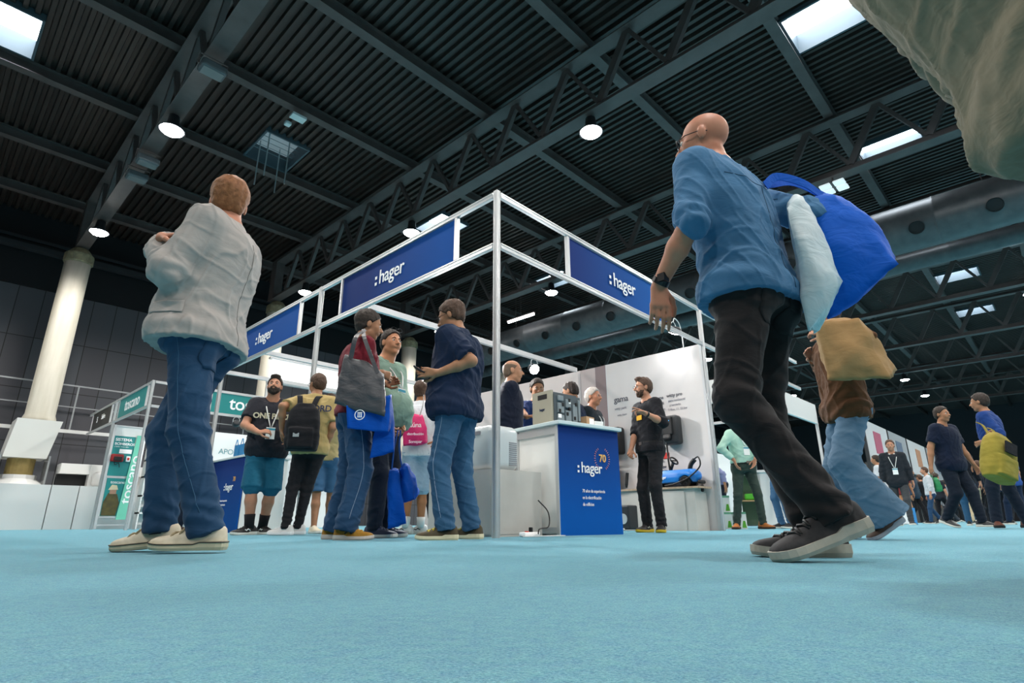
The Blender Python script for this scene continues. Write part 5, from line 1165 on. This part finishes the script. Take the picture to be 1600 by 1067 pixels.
seam(lm.bot, [lm.hip + np.array([-.2, 0, -.05]), lm.knee['L'] + np.array([-.1, 0, 0]), lm.ank['L'] + np.array([-.1, 0, .06])], (1, 0, 0), M_st2, 'side_seam', bv=bv, n=20, r=.002)
bv = bvh_of(lm.top)
seam(lm.top, [(-.02, 0, 1.42), (-.02, 0, 1.25), (-.02, 0, 1.05), (-.02, 0, .90)], (0, 1, 0), mat('stitch_jacket', '6f6a66', .8), 'back_seam', bv=bv, n=12)
patch(lm.top, (-.2, .06, 1.02), (0, 1, 0), (0, 0, 1), .15, .055, (1, 0, 0), cloth('jacket_grey', 'a39c96'), 'pocket_flap', bv=bv)
# -- brown jacket figure with tan bag
br = person('person in a brown jacket and loose light blue jeans walking behind the bald man', 1.62, xy(1318, 620, 4.42), dirv(1, .1), vox=.008, bulk=1.02, hairmat=hair_b, hair='full', limb=1.0, skin=fair,
    feet={'L': dict(p=A(1385, 812, 4.35), dir=wd3(.9, 0, -.5)), 'R': dict(p=A(1325, 838, 4.6), dir=wd3(1, 0, 0))}, hands={'L': dict(p=A(1292, 520, 4.12), curl=.9, pole=('w', -LEFT*1. - UPV*.2)), 'R': dict(p=A(1270, 560, 4.6))},
    top=dict(m=cloth('suede_brown', '5c3d26', '4a2f1c'), kind='jacket', hem=.82, sleeve=1.95, name='jacket', fold=.012), bottom=dict(m=M_jeanL, name='jeans', loose=1.55, hemr=.10, fold=.010), shoes=dict(upper=mat('shoe_brown', '3b2a20'), sole=mat('sole_greyblue', '8d939c')))
t = hexbag('shoulder_bag', bp([(1292, 594, 3.95), (1392, 592, 3.98), (1400, 576, 4.2), (1300, 578, 4.2), (1276, 506, 3.95), (1340, 498, 3.98), (1345, 500, 4.15), (1284, 510, 4.15)]), cloth('bag_tan', '9a7c54', '8a6c46'), bulge=.05, fold=.012, seed=5); tag(t, 'tan canvas shoulder bag carried below the blue tote', 'bag')
bm = B(); ribbon(bm, spline([at(1285, 508, 4.05), at(1292, 480, 4.2), at(1300, 500, 4.4)], 5), .03, (1, 0, 0)); obj('strap', bm, cloth('bag_tan', '9a7c54'), t)
# -- maroon shirt man
mr = person('person in a maroon t-shirt and blue jeans with a grey bag on the shoulder', 1.79, xy(552, 700, 4.56), dirv(-.80, .40), vox=.0065, bulk=1.12, wide=1.05, limb=1.12, belly=.05, skin=tan_, hairmat=hair_d, hair='full', headyaw=-.1, headpitch=-.15, headoff=(0, .05, .19),
    feet={'R': dict(p=A(541, 826, 4.42), dir=wd3(-1, -.05, 0)), 'L': dict(p=A(522, 826, 4.72), dir=wd3(-1, .2, 0))}, hands={'R': dict(p=A(596, 583, 4.42), dir=wd3(-.5, .7, -.1), curl=.9, pole=('w', LEFT*.2 - AWAY*.3 - UPV*1.)), 'L': dict(p=A(600, 600, 4.75), curl=.9)},
    top=dict(m=cloth('tee_maroon', '6b1826', '5e1420'), hem=.90, sleeve=.62, fold=.007), bottom=dict(m=M_jean2, name='jeans', loose=1.22, hemr=.070, fold=.008),
    shoes=dict(upper=mat('suede_mustard', 'a67a24', .8, kind='n', col2='8d641c', scale=40), sole=mat('sole_pale', 'cfc4ba'), lace=mat('lace_yellow', 'c79b35'), accent=mat('stripe_black', '1f1c18')))
t = hexbag('tote_bag', bp([(523, 630, 4.28), (601, 651, 4.16), (603, 646, 4.26), (528, 626, 4.40), (540, 556, 4.30), (600, 588, 4.18), (600, 584, 4.24), (543, 553, 4.36)]), mat('tote_charcoal', '45464a', .45, kind='cloth', bump=.5), bulge=.03, fold=.010, seed=6); tag(t, 'charcoal grey tote bag hanging from the shoulder of the maroon shirt man', 'bag')
bm = B(); ribbon(bm, spline([at(548, 560, 4.26), at(556, 527, 4.24), at(570, 516, 4.42)], 6), .035, (LEFT*1)); ribbon(bm, spline([at(590, 583, 4.2), at(570, 530, 4.26), at(568, 514, 4.42)], 6), .03, LEFT); obj('strap', bm, mat('tote_charcoal', '45464a'), t)
M_rb = mat('bag_royal', '004cac', .7, spec=.15, kind='cloth', bump=.5)
def bluebag(cs, lab, strap=None, **k):
    t = hexbag('tote_bag', bp(cs), M_rb, **k); tag(t, lab, 'bag')
    if strap: bm = B(); tube(bm, spline(bp(strap), 5), .006, 6); obj('cord', bm, M_blue, t)
    return t
t = bluebag([(543, 669, 4.24), (606, 676, 4.22), (612, 672, 4.34), (548, 666, 4.36), (541, 634, 4.24), (610, 618, 4.24), (612, 616, 4.32), (545, 632, 4.34)], 'royal blue tote bag with a round white emblem under the grey tote', bulge=.012, fold=.005, seed=3)
c_ = at(562, 648, 4.19); rx = nrm(-LEFT + AWAY*.0); bm = B(); tube(bm, [c_ + (rx*math.cos(a) + UPV*math.sin(a))*.035 for a in np.linspace(0, 2*PI, 25)], .003, 6)
for q in (-.012, 0, .012): tube(bm, [c_ + rx*q - UPV*.014, c_ + rx*q + UPV*.014], .003, 6)
for q in (-.016, .016): tube(bm, [c_ - rx*.017 + UPV*q, c_ + rx*.017 + UPV*q], .003, 6)
obj('round_emblem', bm, M_letter, t)
bluebag([(578, 716, 4.30), (616, 706, 4.30), (616, 700, 4.42), (584, 712, 4.42), (590, 650, 4.3), (610, 622, 4.30), (612, 620, 4.40), (596, 648, 4.4)], 'royal blue bag fold hanging at the hip between the maroon and green shirts', bulge=.02, seed=12)
bluebag([(606, 826, 4.50), (634, 818, 4.50), (634, 812, 4.60), (608, 822, 4.60), (608, 735, 4.50), (622, 734, 4.50), (622, 732, 4.58), (610, 733, 4.58)], 'long royal blue bag hanging down to the shoe of the man in green', [(612, 735, 4.52), (616, 700, 4.5), (622, 672, 4.5)], bulge=.02, fold=.008, seed=13)
bluebag([(627, 784, 4.55), (650, 782, 4.55), (656, 768, 4.72), (628, 780, 4.72), (624, 735, 4.55), (636, 728, 4.55), (638, 727, 4.7), (626, 733, 4.7)], 'blue drawstring bag hanging from the hand of the man in green', [(628, 730, 4.6), (624, 700, 4.55), (626, 672, 4.5)], bulge=.04, fold=.010, seed=14)
# -- green polo man
gp = person('person in a sage green polo with sunglasses pushed up on dark hair', 1.80, xy(594, 700, 5.06), dirv(-.85, -.50), vox=.0065, bulk=1.10, wide=1.02, belly=.12, limb=1.08, skin=('c58f6c', 'b07555'), hairmat=hair_d, hair='short', glasses='up', headyaw=-.25, headpitch=.05, jowl=.008, headoff=(0, .05, .185),
    feet={'R': dict(p=A(585, 825, 4.95), dir=wd3(-1, -.3)), 'L': dict(p=A(602, 826, 5.1), dir=wd3(-1, -.3))}, hands={'R': dict(p=A(608, 668, 4.8), curl=.9), 'L': dict(p=A(627, 664, 4.98), curl=.9)},
    top=dict(m=cloth('polo_sage', '7f9a8c', '748f81'), hem=.88, sleeve=.75, collar=True, name='polo_shirt', fold=.006), bottom=dict(m=M_jean3, name='jeans', loose=1.1), shoes=dict(upper=mat('shoe_navy', '27344a'), sole=M_solew, lace=mat('lace_navy', '303c52')), lanyard=M_white, badgez=1.2)
# -- navy polo man
nv = person('person in a navy polo and blue jeans reading a phone beside the corner post', 1.83, xy(712, 700, 4.28), dirv(.88, .40), vox=.006, bulk=1.12, wide=1.06, belly=.05, limb=1.05, skin=tan_, hairmat=hair_b, hair='full', glasses=True, headyaw=.2, headpitch=-.32, headoff=(0, .07, .18), lean=(0, .0),
    feet={'L': dict(p=A(696, 829, 4.18), dir=wd3(1, -.15)), 'R': dict(p=A(737, 829, 4.42), dir=wd3(1, .45))}, hands={'L': dict(p=A(684, 583, 4.08), dir=wd3(1, .1, .1), n=wd3(.1, .9, .1), curl=.55, pole=('w', LEFT*-.4 - UPV*1. - AWAY*.2)), 'R': dict(p=A(683, 588, 4.25), dir=wd3(1, -.1, .05), n=wd3(.1, -.6, .6), curl=.6)},
    top=dict(m=M_navy, hem=.83, sleeve=.85, loose=1.6, flare=.02, collar=True, name='polo_shirt', fold=.008), bottom=dict(m=J('3b607f', '2d4d6b', 'jeans_wash'), name='jeans', loose=1.12, hemr=.062, fold=.007),
    shoes=dict(upper=mat('suede_olive', '4e4028', .8, kind='n', col2='3c3a2c', scale=40), sole=mat('sole_pale2', 'd8cfae'), lace=mat('lace_lime', 'b9a53c')))
bv = bvh_of(nv.bot); seam(nv.bot, [nv.hip + np.array([-.2, 0, -.08]), nv.knee['L'] + np.array([-.1, 0, 0]), nv.ank['L'] + np.array([-.1, 0, .06])], (1, 0, 0), M_st3, 'side_seam', bv=bv, n=20, r=.002)
bv = bvh_of(mr.bot); seam(mr.bot, [mr.hip + np.array([.2, 0, -.08]), mr.knee['R'] + np.array([.1, 0, 0]), mr.ank['R'] + np.array([.1, 0, .06])], (-1, 0, 0), M_st3, 'side_seam', bv=bv, n=20, r=.0018)
bm = B(); rbox(bm, at(660, 581, 4.14), (.075, .012, .15), .005, rot=Matrix.Rotation(.75, 3, 'Z') @ Matrix.Rotation(-1.0, 3, 'X')); tag(obj('phone', bm, M_black), 'black phone held by the man in the navy polo', 'phone')
# -- bearded man
bd = person('bearded person in a charcoal t-shirt and teal shorts', 1.76, xy(412, 740, 7.05), dirv(-.42, -.85), vox=.0075, bulk=1.12, wide=1.05, belly=.06, limb=1.15, skin=fair, hairmat=hair_d, hair='quiff', beard=True, headyaw=-.2, headpitch=.22, jowl=.008,
    feet={'R': dict(p=A(389, 824, 6.95), dir=wd3(.5, -.8)), 'L': dict(p=A(410, 824, 7.1), dir=wd3(-.9, -.6))}, hands={'R': dict(p=A(404, 676, 6.75), dir=wd3(-.9, 0, .2), n=wd3(0, .6, -.5), curl=1.1, pole=('w', LEFT*1. - UPV*.5)), 'L': dict(p=A(447, 690, 7.0), curl=.5)},
    top=dict(m=cloth('tee_charcoal', '2b2c33', '24252c'), hem=.82, sleeve=.7, loose=1.4), bottom=dict(m=cloth('shorts_teal', '236580', '1f5b74'), name='shorts', len=1.02, loose=1.25), socks=mat('sock_black', '131316', .9), shoes=dict(upper=mat('shoe_black', '1b1b1d'), sole=M_solew, accent=M_letter, lace=mat('lace_black', '0e0e0f')), lanyard=M_white)
r_ = bd.rings(1.22, 1.23, .03)[0]; o = text('lettering', 'ONE PIECE', .085, (0, 0, 0), (1, 0, 0), (0, 0, 1), mat('print_cream', 'c9c3a8', .7), bd.top, bold=.03)
o.location = (r_[0], r_[1] + r_[4] + .006, 1.26); o.rotation_euler = (0, 0, PI); 
# -- gold jersey man with backpack
gj = person('person in a gold football jersey and black trousers', 1.73, xy(481, 740, 6.58), dirv(.15, .95), vox=.0075, skin=tan_, hairmat=hair_b, hair='short', glasses=True, headyaw=.75, headpitch=.02,
    feet={'L': dict(p=A(446, 826, 6.5), dir=wd3(1, .2)), 'R': dict(p=A(465, 826, 6.62), dir=wd3(1, -.1))}, hands={'L': dict(p=A(440, 670, 6.5), curl=.5), 'R': dict(p=A(508, 700, 6.62), curl=.4, pole=('w', -LEFT*.5 - AWAY*.5))},
    top=dict(m=cloth('jersey_gold', 'ab9868', '9f8c5c'), hem=.84, sleeve=.8, loose=1.5, collar=mat('collar_navy', '1d2a52')), bottom=dict(m=M_blk, name='trousers', loose=.98, hemr=.05), shoes=dict(upper=mat('shoe_white', 'dcdcda', .5), sole=M_letter, lace=M_letter))
o = text('lettering', 'ASHFORD', .095, (0, 0, 0), (1, 0, 0), (0, 0, 1), mat('ink_navy', '2c3554'), gj.top, bold=.02); o.location = (0, gj.sh[1] - .145, 1.335*gj.s)
def backpack(par_pos, ang, s, m, lab, z=1.02, side=True, badge=True):
    r = empty('backpack', (par_pos[0], par_pos[1], z), ang); tag(r, lab, 'backpack')
    T = SDF(.009); T.loft([(0, 0, -.22*s, .14*s, .07*s, 0), (0, 0, -.15*s, .155*s, .09*s, 0), (0, 0, .05*s, .15*s, .085*s, 0), (0, .005, .16*s, .13*s, .07*s, 0), (0, .01, .22*s, .07*s, .04*s, 0)], .03, n=3.4)
    T.loft([(0, -.075*s, -.20*s, .11*s, .035*s, 0), (0, -.075*s, -.02*s, .11*s, .035*s, 0)], .02, n=3.4)
    skin_obj('bag_body', T, m, r, disp=lambda V: snoise(V, 14, 3) * .005)
    bm = B()
    for sg in (-1, 1): ribbon(bm, spline([(sg*.06, .05, .17*s), (sg*.09, .13, .30*s), (sg*.11, .20, .335*s)], 5), .055, (1, 0, 0), .01)
    obj('shoulder_strap', bm, m, r)
    bm = B(); tube(bm, spline([(-.14*s, -.03, .02), (-.12*s, -.04, .14*s), (0, -.06, .17*s), (.12*s, -.04, .14*s), (.14*s, -.03, .02)], 5), .004, 5); obj('zip', bm, M_dkgrey, r)
    if badge: bm = B(); box(bm, (-.04, -.113*s, -.09*s), (.06, .006, .04)); obj('label_patch', bm, mat('patch_grey', '9aa0a2'), r)
    return r
q_ = gj.pos + np.array([math.sin(gj.ang), -math.cos(gj.ang), 0]) * .26
backpack(q_ + LEFT*.05, gj.ang, 1.12, cloth('nylon_black', '15161a', '1d1e22'), 'black backpack worn by the man in the gold jersey', 1.08)
bk = bd.pos + AWAY*.22 + LEFT*.02; t = backpack(bk, bd.ang, 1.0, cloth('nylon_black', '15161a'), 'black backpack on the back of the bearded man', 1.12, badge=False)
# -- youngster in denim shorts
person('person in denim shorts half hidden between the gold jersey and the maroon shirt', 1.70, xy(506, 740, 7.5), dirv(.3, .9), vox=.009, skin=tan_, hairmat=hair_b, feet={'L': dict(p=A(490, 825, 7.4), dir=wd3(-.5, -.6)), 'R': dict(p=A(512, 825, 7.6), dir=wd3(-.6, -.5))},
    top=dict(m=cloth('tee_sand', 'b9a878')), bottom=dict(m=J('4d7396', '3d6387', 'denim_short'), name='shorts', len=.95, loose=1.15), shoes=dict(upper=mat('shoe_cream', 'c9bfa8'), sole=M_solew))
# -- white t-shirt with pink bag
pk = person('person in a white t-shirt and pale denim shorts with a pink drawstring bag', 1.67, xy(653, 740, 6.45), dirv(-.1, 1), vox=.008, skin=('a9744f', '95623f'), hairmat=hair_b, hair='full', headyaw=-.2,
    feet={'L': dict(p=A(634, 824, 6.4), dir=wd3(.8, .2)), 'R': dict(p=A(657, 824, 6.5), dir=wd3(.9, -.2))}, hands={'R': dict(p=A(684, 690, 6.35), curl=.6, pole=('w', -LEFT*1.)), 'L': dict(p=A(640, 660, 6.5))},
    top=dict(m=cloth('tee_white', 'd6d8dc', 'cccfd4'), hem=.86, sleeve=.85, loose=1.4), bottom=dict(m=J('9fb3c4', '8aa0b4', 'denim_pale'), name='shorts', len=1.0, loose=1.25), socks=mat('sock_white', 'e3e3e0', .9), sockh=.10, shoes=dict(upper=mat('shoe_white', 'dcdcda'), sole=M_solew, accent=M_black))
t = hexbag('drawstring_bag', bp([(631, 697, 6.22), (666, 692, 6.22), (668, 690, 6.32), (632, 694, 6.32), (634, 652, 6.22), (658, 650, 6.22), (660, 649, 6.3), (636, 650, 6.3)]), mat('bag_pink', 'cf1f66', .55, kind='cloth', bump=.4), bulge=.04, fold=.008, seed=21); tag(t, 'hot pink drawstring bag with white lettering on the back of the white t-shirt', 'bag')
bm = B()
for sx in (-1, 1): tube(bm, spline([at(647 + sx*8, 652, 6.24), at(648 + sx*13, 632, 6.25), at(650 + sx*12, 617, 6.38)], 4), .005, 5)
obj('cord', bm, mat('cord_grey', '8a8a8a'), t)
for i, (s_, z) in enumerate((('aúna', 664), ('distribución', 678), ('Sonepar', 690))): text('lettering', s_, (.075, .04, .045)[i], at(649, z, 6.13), (-LEFT*1), (0, 0, 1), M_letter, t)
person('person with dark hair in a white hoodie looking left behind the navy polo man', 1.74, xy(684, 740, 7.1), dirv(.9, .3), vox=.009, skin=('b98460', 'a87350'), hairmat=hair_d, hair='quiff', headpitch=-.2, top=dict(m=cloth('tee_white', 'd6d8dc'), kind='hood', sleeve=1.95, name='hoodie', collar=True), bottom=dict(m=M_blk))
# -- booth staff and visitors behind the counter
person('person with thinning hair in a dark navy suit standing behind the corner post', 1.82, xy(797, 740, 6.02), dirv(-.95, .1), vox=.0075, skin=('c99676', 'b98262'), hairmat=mat('hair_thin', '75604f', .7), hairt=.004, hair='fringe', headyaw=-.1,
    hands={'R': dict(p=A(790, 690, 5.95), curl=.5)}, top=dict(m=cloth('suit_navy', '161c2b', '1b2233'), kind='jacket', hem=.80, sleeve=1.95, name='jacket', collar=M_white), bottom=dict(m=cloth('chino_tan', '8d6f4c'), name='chinos'))
person('person in a navy polo leaning on the counter behind the circuit breaker', 1.75, xy(836, 740, 6.75), dirv(-.2, -.9), vox=.0075, skin=tan_, hairmat=hair_d, headpitch=-.25, lean=(0, .12), hands={'R': dict(p=A(826, 657, 5.95), dir=wd3(-.9, 0, .2), n=wd3(0, 0, -1), curl=.5, pole=('w', LEFT*.8 - UPV*.4))},
    top=dict(m=cloth('polo_blue', '1c2f5c', '213663'), sleeve=.8, collar=M_white, name='polo_shirt'), bottom=dict(m=M_blk), lanyard=M_white)
person('person with short dark hair in a black top seen from behind over the circuit breaker', 1.80, xy(900, 740, 7.0), dirv(.8, .5), vox=.0075, skin=tan_, hairmat=hair_d, hairt=.007, headpitch=-.3, top=dict(m=M_navy, sleeve=.8, loose=1.4), bottom=dict(m=M_blk))
person('smiling white haired person in a dark suit behind the counter', 1.77, xy(929, 740, 7.25), dirv(-.75, -.45), vox=.0075, skin=('cf9474', 'bd7d5e'), hairmat=hair_g, hair='short', headyaw=-.1, top=dict(m=cloth('suit_charcoal', '2c343b', '242b31'), kind='jacket', sleeve=1.95, name='jacket', collar=cloth('shirt_black', '1d2024')), bottom=dict(m=M_blk), lanyard=M_white, badgez=1.2)
bs = person('person in a black shirt and glasses gesturing beside the wall charger', 1.77, xy(1019, 740, 6.85), dirv(.85, -.38), vox=.0065, skin=fair, hairmat=hair_b, hair='quiff', beard=True, glasses=True, headyaw=-.25,
    feet={'L': dict(p=A(1034, 823, 6.75), dir=wd3(.3, -.95)), 'R': dict(p=A(1012, 822, 6.95), dir=wd3(.7, -.7))},
    hands={'L': dict(p=A(1009, 646, 6.40), dir=wd3(.95, -.1, .35), n=wd3(.1, -.3, -.9), curls=[1.2, 1.2, .5, .1], pole=('w', -LEFT*.5 - UPV*1. - AWAY*.3)), 'R': dict(p=A(982, 727, 6.75), curl=.9)},
    top=dict(m=cloth('shirt_black2', '16171b', '1e1f24'), sleeve=1.25, collar=True, name='shirt', kind='shirt', hem=.88), bottom=dict(m=M_blk, loose=1.08), shoes=dict(upper=mat('shoe_black', '1b1b1d'), sole=mat('sole_yellow', 'c9a81e'), accent=mat('stripe_grey', '9a9a92')), watch='L', belt=True)
r_ = bs.rings(1.28, 1.29, .026)[0]; bm = B(); box(bm, (-.02, r_[1] + r_[4] + .004, 1.27), (.095, .008, .055)); obj('chest_logo', bm, mat('logo_yellow', 'd9a51c', .6), bs.top)
t = B(); w_ = bs.wr['R']; tube(t, [Vector(at(980, 739, 6.72)), Vector(at(979, 757, 6.7)), Vector(at(979, 762, 6.7))], [.018, .016, .010], 10); tag(obj('charging_plug', t, M_black), 'black charging plug held in the hanging hand of the black shirt man', 'plug')
ms = person('person in a mint green shirt and grey trousers with hands in pockets', 1.75, xy(1163, 740, 9.55), dirv(-.1, -1), vox=.0085, skin=fair, hairmat=hair_b, beard=True, headpitch=-.3, headyaw=.25, bulk=1.03, belly=.03,
    feet={'R': dict(p=A(1152, 822, 9.5), dir=wd3(.45, -.8)), 'L': dict(p=A(1193, 820, 9.5), dir=wd3(-.35, -.8))}, hands={'R': dict(p=A(1147, 719, 9.35), dir=wd3(-.3, 0, -1), curl=.4, pole=('w', LEFT*1.)), 'L': dict(p=A(1180, 717, 9.35), dir=wd3(.3, 0, -1), curl=.4, pole=('w', -LEFT*1.))},
    top=dict(m=cloth('shirt_mint', 'a9cfc0', '9cc4b4'), kind='shirt', hem=.97, sleeve=1.85, collar=True, name='shirt'), bottom=dict(m=cloth('chino_green', '38453f', '2f3b36'), loose=.98), belt=True, lanyard=mat('lanyard_white', 'e8ecee'), shoes=dict(upper=mat('boot_tan', 'a05f24', .6), sole=mat('sole_brown', '3a2a1c'), high=.03), badgez=1.2)
person('person in a dark top and jeans partly hidden behind the leg of the bald man', 1.76, xy(1216, 740, 10.6), dirv(.8, -.2), vox=.010, skin=tan_, hairmat=hair_d, hands={'L': dict(p=A(1212, 703, 10.3), curl=.7), 'R': dict(p=A(1190, 660, 10.2), curl=.7, pole=('w', -UPV))}, top=dict(m=M_navy, sleeve=1.9), bottom=dict(m=J('4a6f92', '3b5f82', 'jeans_pale')))
person('person in a lavender shirt bending over beyond the white cartons', 1.55, xy(1128, 780, 11.9), dirv(.9, -.2), vox=.010, skin=tan_, hair='fringe', hairmat=hair_d, lean=(0, .28), drop=.12, headpitch=-.6, top=dict(m=cloth('shirt_lavender', '7d83a8'), sleeve=1.7), bottom=dict(m=M_jean3))
person('person in dark jeans standing far behind the legs of the man in grey', 1.75, xy(288, 760, 9.9), dirv(-.7, .6), vox=.010, skin=tan_, hairmat=hair_d, top=dict(m=cloth('tee_black', '17181c'), sleeve=.7, hem=.82), bottom=dict(m=M_jean3, loose=1.1), shoes=dict(upper=mat('shoe_brown', '3b2a20')))
# -- crowd in the aisle at the right
def crowd(lab, H, x, D, face, top, bot, **k):
    return person(lab, H, xy(x, 800, D), face, vox=k.pop('vox', .012), top=top, bottom=bot, **k)
stride = lambda a=.22: {'L': dict(p=(-.10, a, .09)), 'R': dict(p=(.10, -a, .12), dir=(0, 1, -.35))}
crowd('person in an open dark suit and grey trousers walking up the aisle', 1.80, 1412, 15.0, dirv(.5, -.8), dict(m=cloth('suit_slate', '23282e'), kind='jacket', sleeve=1.95, hem=.78, name='jacket', collar=M_white), dict(m=cloth('chino_grey', '3c3f42')), feet=stride(), skin=fair, hairmat=hair_b, lanyard=M_white, badgez=1.15)
crowd('person in a blue grey suit farther back in the aisle', 1.75, 1434, 23.5, dirv(-.4, -.8), dict(m=cloth('suit_blue', '2d4050'), kind='jacket', sleeve=1.95, hem=.80, name='jacket'), dict(m=M_blk), feet=stride(), skin=tan_, hairmat=hair_d)
vm = crowd('person in a black vest with white sleeves and a green backpack in the aisle', 1.76, 1460, 23.0, dirv(.6, .3), dict(m=cloth('sleeve_white', 'b9bec4'), sleeve=1.6), dict(m=M_jean2), feet=stride(.15), skin=fair, hairmat=hair_b)
backpack(vm.pos + (-LEFT*.28), vm.ang, 1.0, mat('bag_green', '1f7f4c', .6), 'green backpack on the person in the black vest', 1.2, badge=False)
crowd('large person in a dark navy t-shirt walking along the aisle at the right', 1.88, 1504, 11.5, dirv(-.3, -.9), dict(m=cloth('tee_navy', '111a2b', '152036'), sleeve=.75, loose=1.5, hem=.80), dict(m=cloth('trousers_slate', '18202c'), loose=1.15), feet=stride(.18), vox=.009, skin=tan_, hairmat=hair_d, bulk=1.12, limb=1.1, hands={'L': dict(p=(-.36, .12, .80), curl=.5), 'R': dict(p=(.33, -.1, .82), curl=.5)}, shoes=dict(upper=M_dkgrey, sole=M_solew))
yb = crowd('person in a royal blue shirt and dark jeans at the right edge', 1.88, 1580, 10.6, dirv(.5, .7), dict(m=cloth('shirt_royal', '1f3f7d', '1b3770'), sleeve=1.15, kind='shirt', collar=True, hem=.95, name='shirt'), dict(m=M_jean3, loose=1.15), vox=.009, feet={'L': dict(p=A(1558, 815, 10.4), dir=wd3(.5, -.8)), 'R': dict(p=A(1606, 815, 10.8), dir=wd3(-.2, -.8))}, skin=tan_, hairmat=hair_d, hair='short', belt=True, shoes=dict(upper=mat('shoe_rust', '5c3426'), sole=M_soleb),
    hands={'R': dict(p=A(1549, 683, 10.2), curl=1.0, pole=('w', -UPV)), 'L': dict(p=A(1535, 690, 10.5), curl=.7)})
yp = at(1560, 714, 10.0); t = backpack(yp, math.atan2(-.66, -.69) + PI/2 + .3, 1.45, cloth('nylon_yellow', '8f8238', '7d712c'), 'mustard yellow backpack held by the man at the right edge', yp[2], badge=False); t.rotation_euler = (0, .35, t.rotation_euler[2]); bm = B(); box(bm, (0, -.155, .10), (.19, .02, .15)); obj('mesh_pocket', bm, cloth('nylon_black', '15161a'), t)
for lab, H, x, D, f, tc, bc, kw in (
    ('person in cream trousers among the far crowd', 1.75, 1527, 19.0, (-.5, .8), '1f2530', 'b9a98a', {}), ('person in a bright blue top at the very right of the crowd', 1.75, 1594, 17.0, (.2, .9), '2a4f92', '1c2a40', {}),
    ('person in olive trousers behind the dark suited person', 1.78, 1396, 19.0, (-.6, -.5), '3a4436', '3d4a30', {}), ('person with a burgundy top and tan trousers far down the aisle', 1.72, 1416, 20.5, (.3, -.8), '6e2a2c', 'a87a58', {}),
    ('person in a white jacket beside the posters of the aisle', 1.72, 1386, 17.5, (.6, .6), 'b7bdc2', 'aab0b4', {}), ('person in black far back between the suited people', 1.78, 1449, 27.0, (.2, .9), '17191d', '1b1d22', {}),
    ('person in dark clothes behind the green backpack', 1.74, 1474, 26.0, (-.8, .3), '22252c', '14161b', {}), ('person in blue jeans seen past the large navy t-shirt', 1.76, 1518, 16.0, (-.6, .6), '15181f', '2d5270', {}),
    ('person in a grey top between the two largest men of the crowd', 1.70, 1486, 30.0, (.7, .5), '7f858c', '3a4048', {}), ('person in a white shirt far back near the yellow backpack', 1.74, 1537, 25.0, (-.2, -.9), '9ca2a8', '20242c', {}),
    ('person in a black coat behind the cream trousers', 1.80, 1547, 22.0, (.4, .8), '121418', '14161a', {}), ('person in dark blue behind the right edge figure', 1.74, 1573, 20.0, (-.7, .4), '1a2740', '1a1d24', {}),
    ('smallest person in a pale shirt at the end of the aisle', 1.70, 1482, 38.0, (.5, -.6), 'a5aab0', '2a2e36', {}), ('person in grey at the end of the aisle', 1.75, 1496, 36.0, (-.5, -.6), '50565e', '22262c', {})):
    crowd(lab, H, x, D, dirv(*f), dict(m=cloth('c' + tc, tc), sleeve=random.choice([.8, 1.9]), hem=.84, name='shirt'), dict(m=cloth('c' + bc, bc), loose=1.1), feet=stride(random.choice([-.2, .1, .2])), skin=random.choice([fair, tan_]), hairmat=random.choice([hair_d, hair_b]), eyes=False, vox=.014)
bb = empty('paper_bag', tuple(at(1428, 822, 19.0)[:2]) + (0,)); tag(bb, 'bright blue and white paper bag carried low in the far aisle', 'bag'); bm = B(); box(bm, (0, 0, .22), (.35, .14, .42)); obj('bag_body', bm, mat('bag_sky', '2a8fd6', .6), bb); bm = B(); box(bm, (-.23, .1, .22), (.14, .14, .38)); obj('white_side', bm, M_letter, bb)
# -- blurred passer very close at the right edge, modelled at rest
person('person in a loose sage grey shirt very close in the top right corner', 1.88, xy(1705, 50, 1.50), dirv(1, .15), vox=.009, bulk=1.15, limb=1.05, wide=1.05, skin=tan_, hairmat=hair_b, lean=(0, .20), headoff=(0, .06, .17),
    hands={'L': dict(p=(-.30, .15, .88), curl=.6), 'R': dict(p=(.30, -.1, .88), curl=.6)}, feet={'L': dict(p=(-.1, .02, .09)), 'R': dict(p=(.1, -.38, .12), dir=(0, 1, -.35))},
    top=dict(m=cloth('shirt_sage', '827a66', '746d5b', bump=.5), kind='shirt', hem=.80, sleeve=1.9, loose=2.2, name='shirt', fold=.010), bottom=dict(m=cloth('chino_khaki', '75695a', '6a5e50'), loose=1.2))
# aisle stands with posters at the far right
r = empty('aisle_stands', (0, 0, 0)); tag(r, 'row of white poster panels above the stands along the far aisle', 'stand')
for i, (xa, xb) in enumerate(((26, 30), (30.3, 34), (34.3, 39), (39.3, 46))):
    bm = B(); span(bm, (xa, 5.5, 2.3), (xb, 5.6, 4.0)); obj('poster_panel', bm, mat('poster_white%d' % (i % 2), ('c9ccce', '9fa5aa')[i % 2], .6), r)
    bm = B(); plain(bm, ((xa + xb)/2, 5.49, 3.2), (1, 0, 0), (0, 0, 1), 1.2, .9, .02); obj('poster_print', bm, mat('print%d' % i, ('b05a72', '5c6f86', 'b98a6c', '8892a0')[i], .6), r)
bm = B(); span(bm, (26, 5.6, 0), (46, 5.7, 2.3)); obj('stand_back', bm, mat('stand_dim', '4a4744', .8), r)
for x in (26, 30.15, 34.15, 39.15, 46): bm = B(); span(bm, (x - .05, 5.48, 0), (x + .05, 5.6, 4.0)); obj('stand_post', bm, M_dkgrey, r)
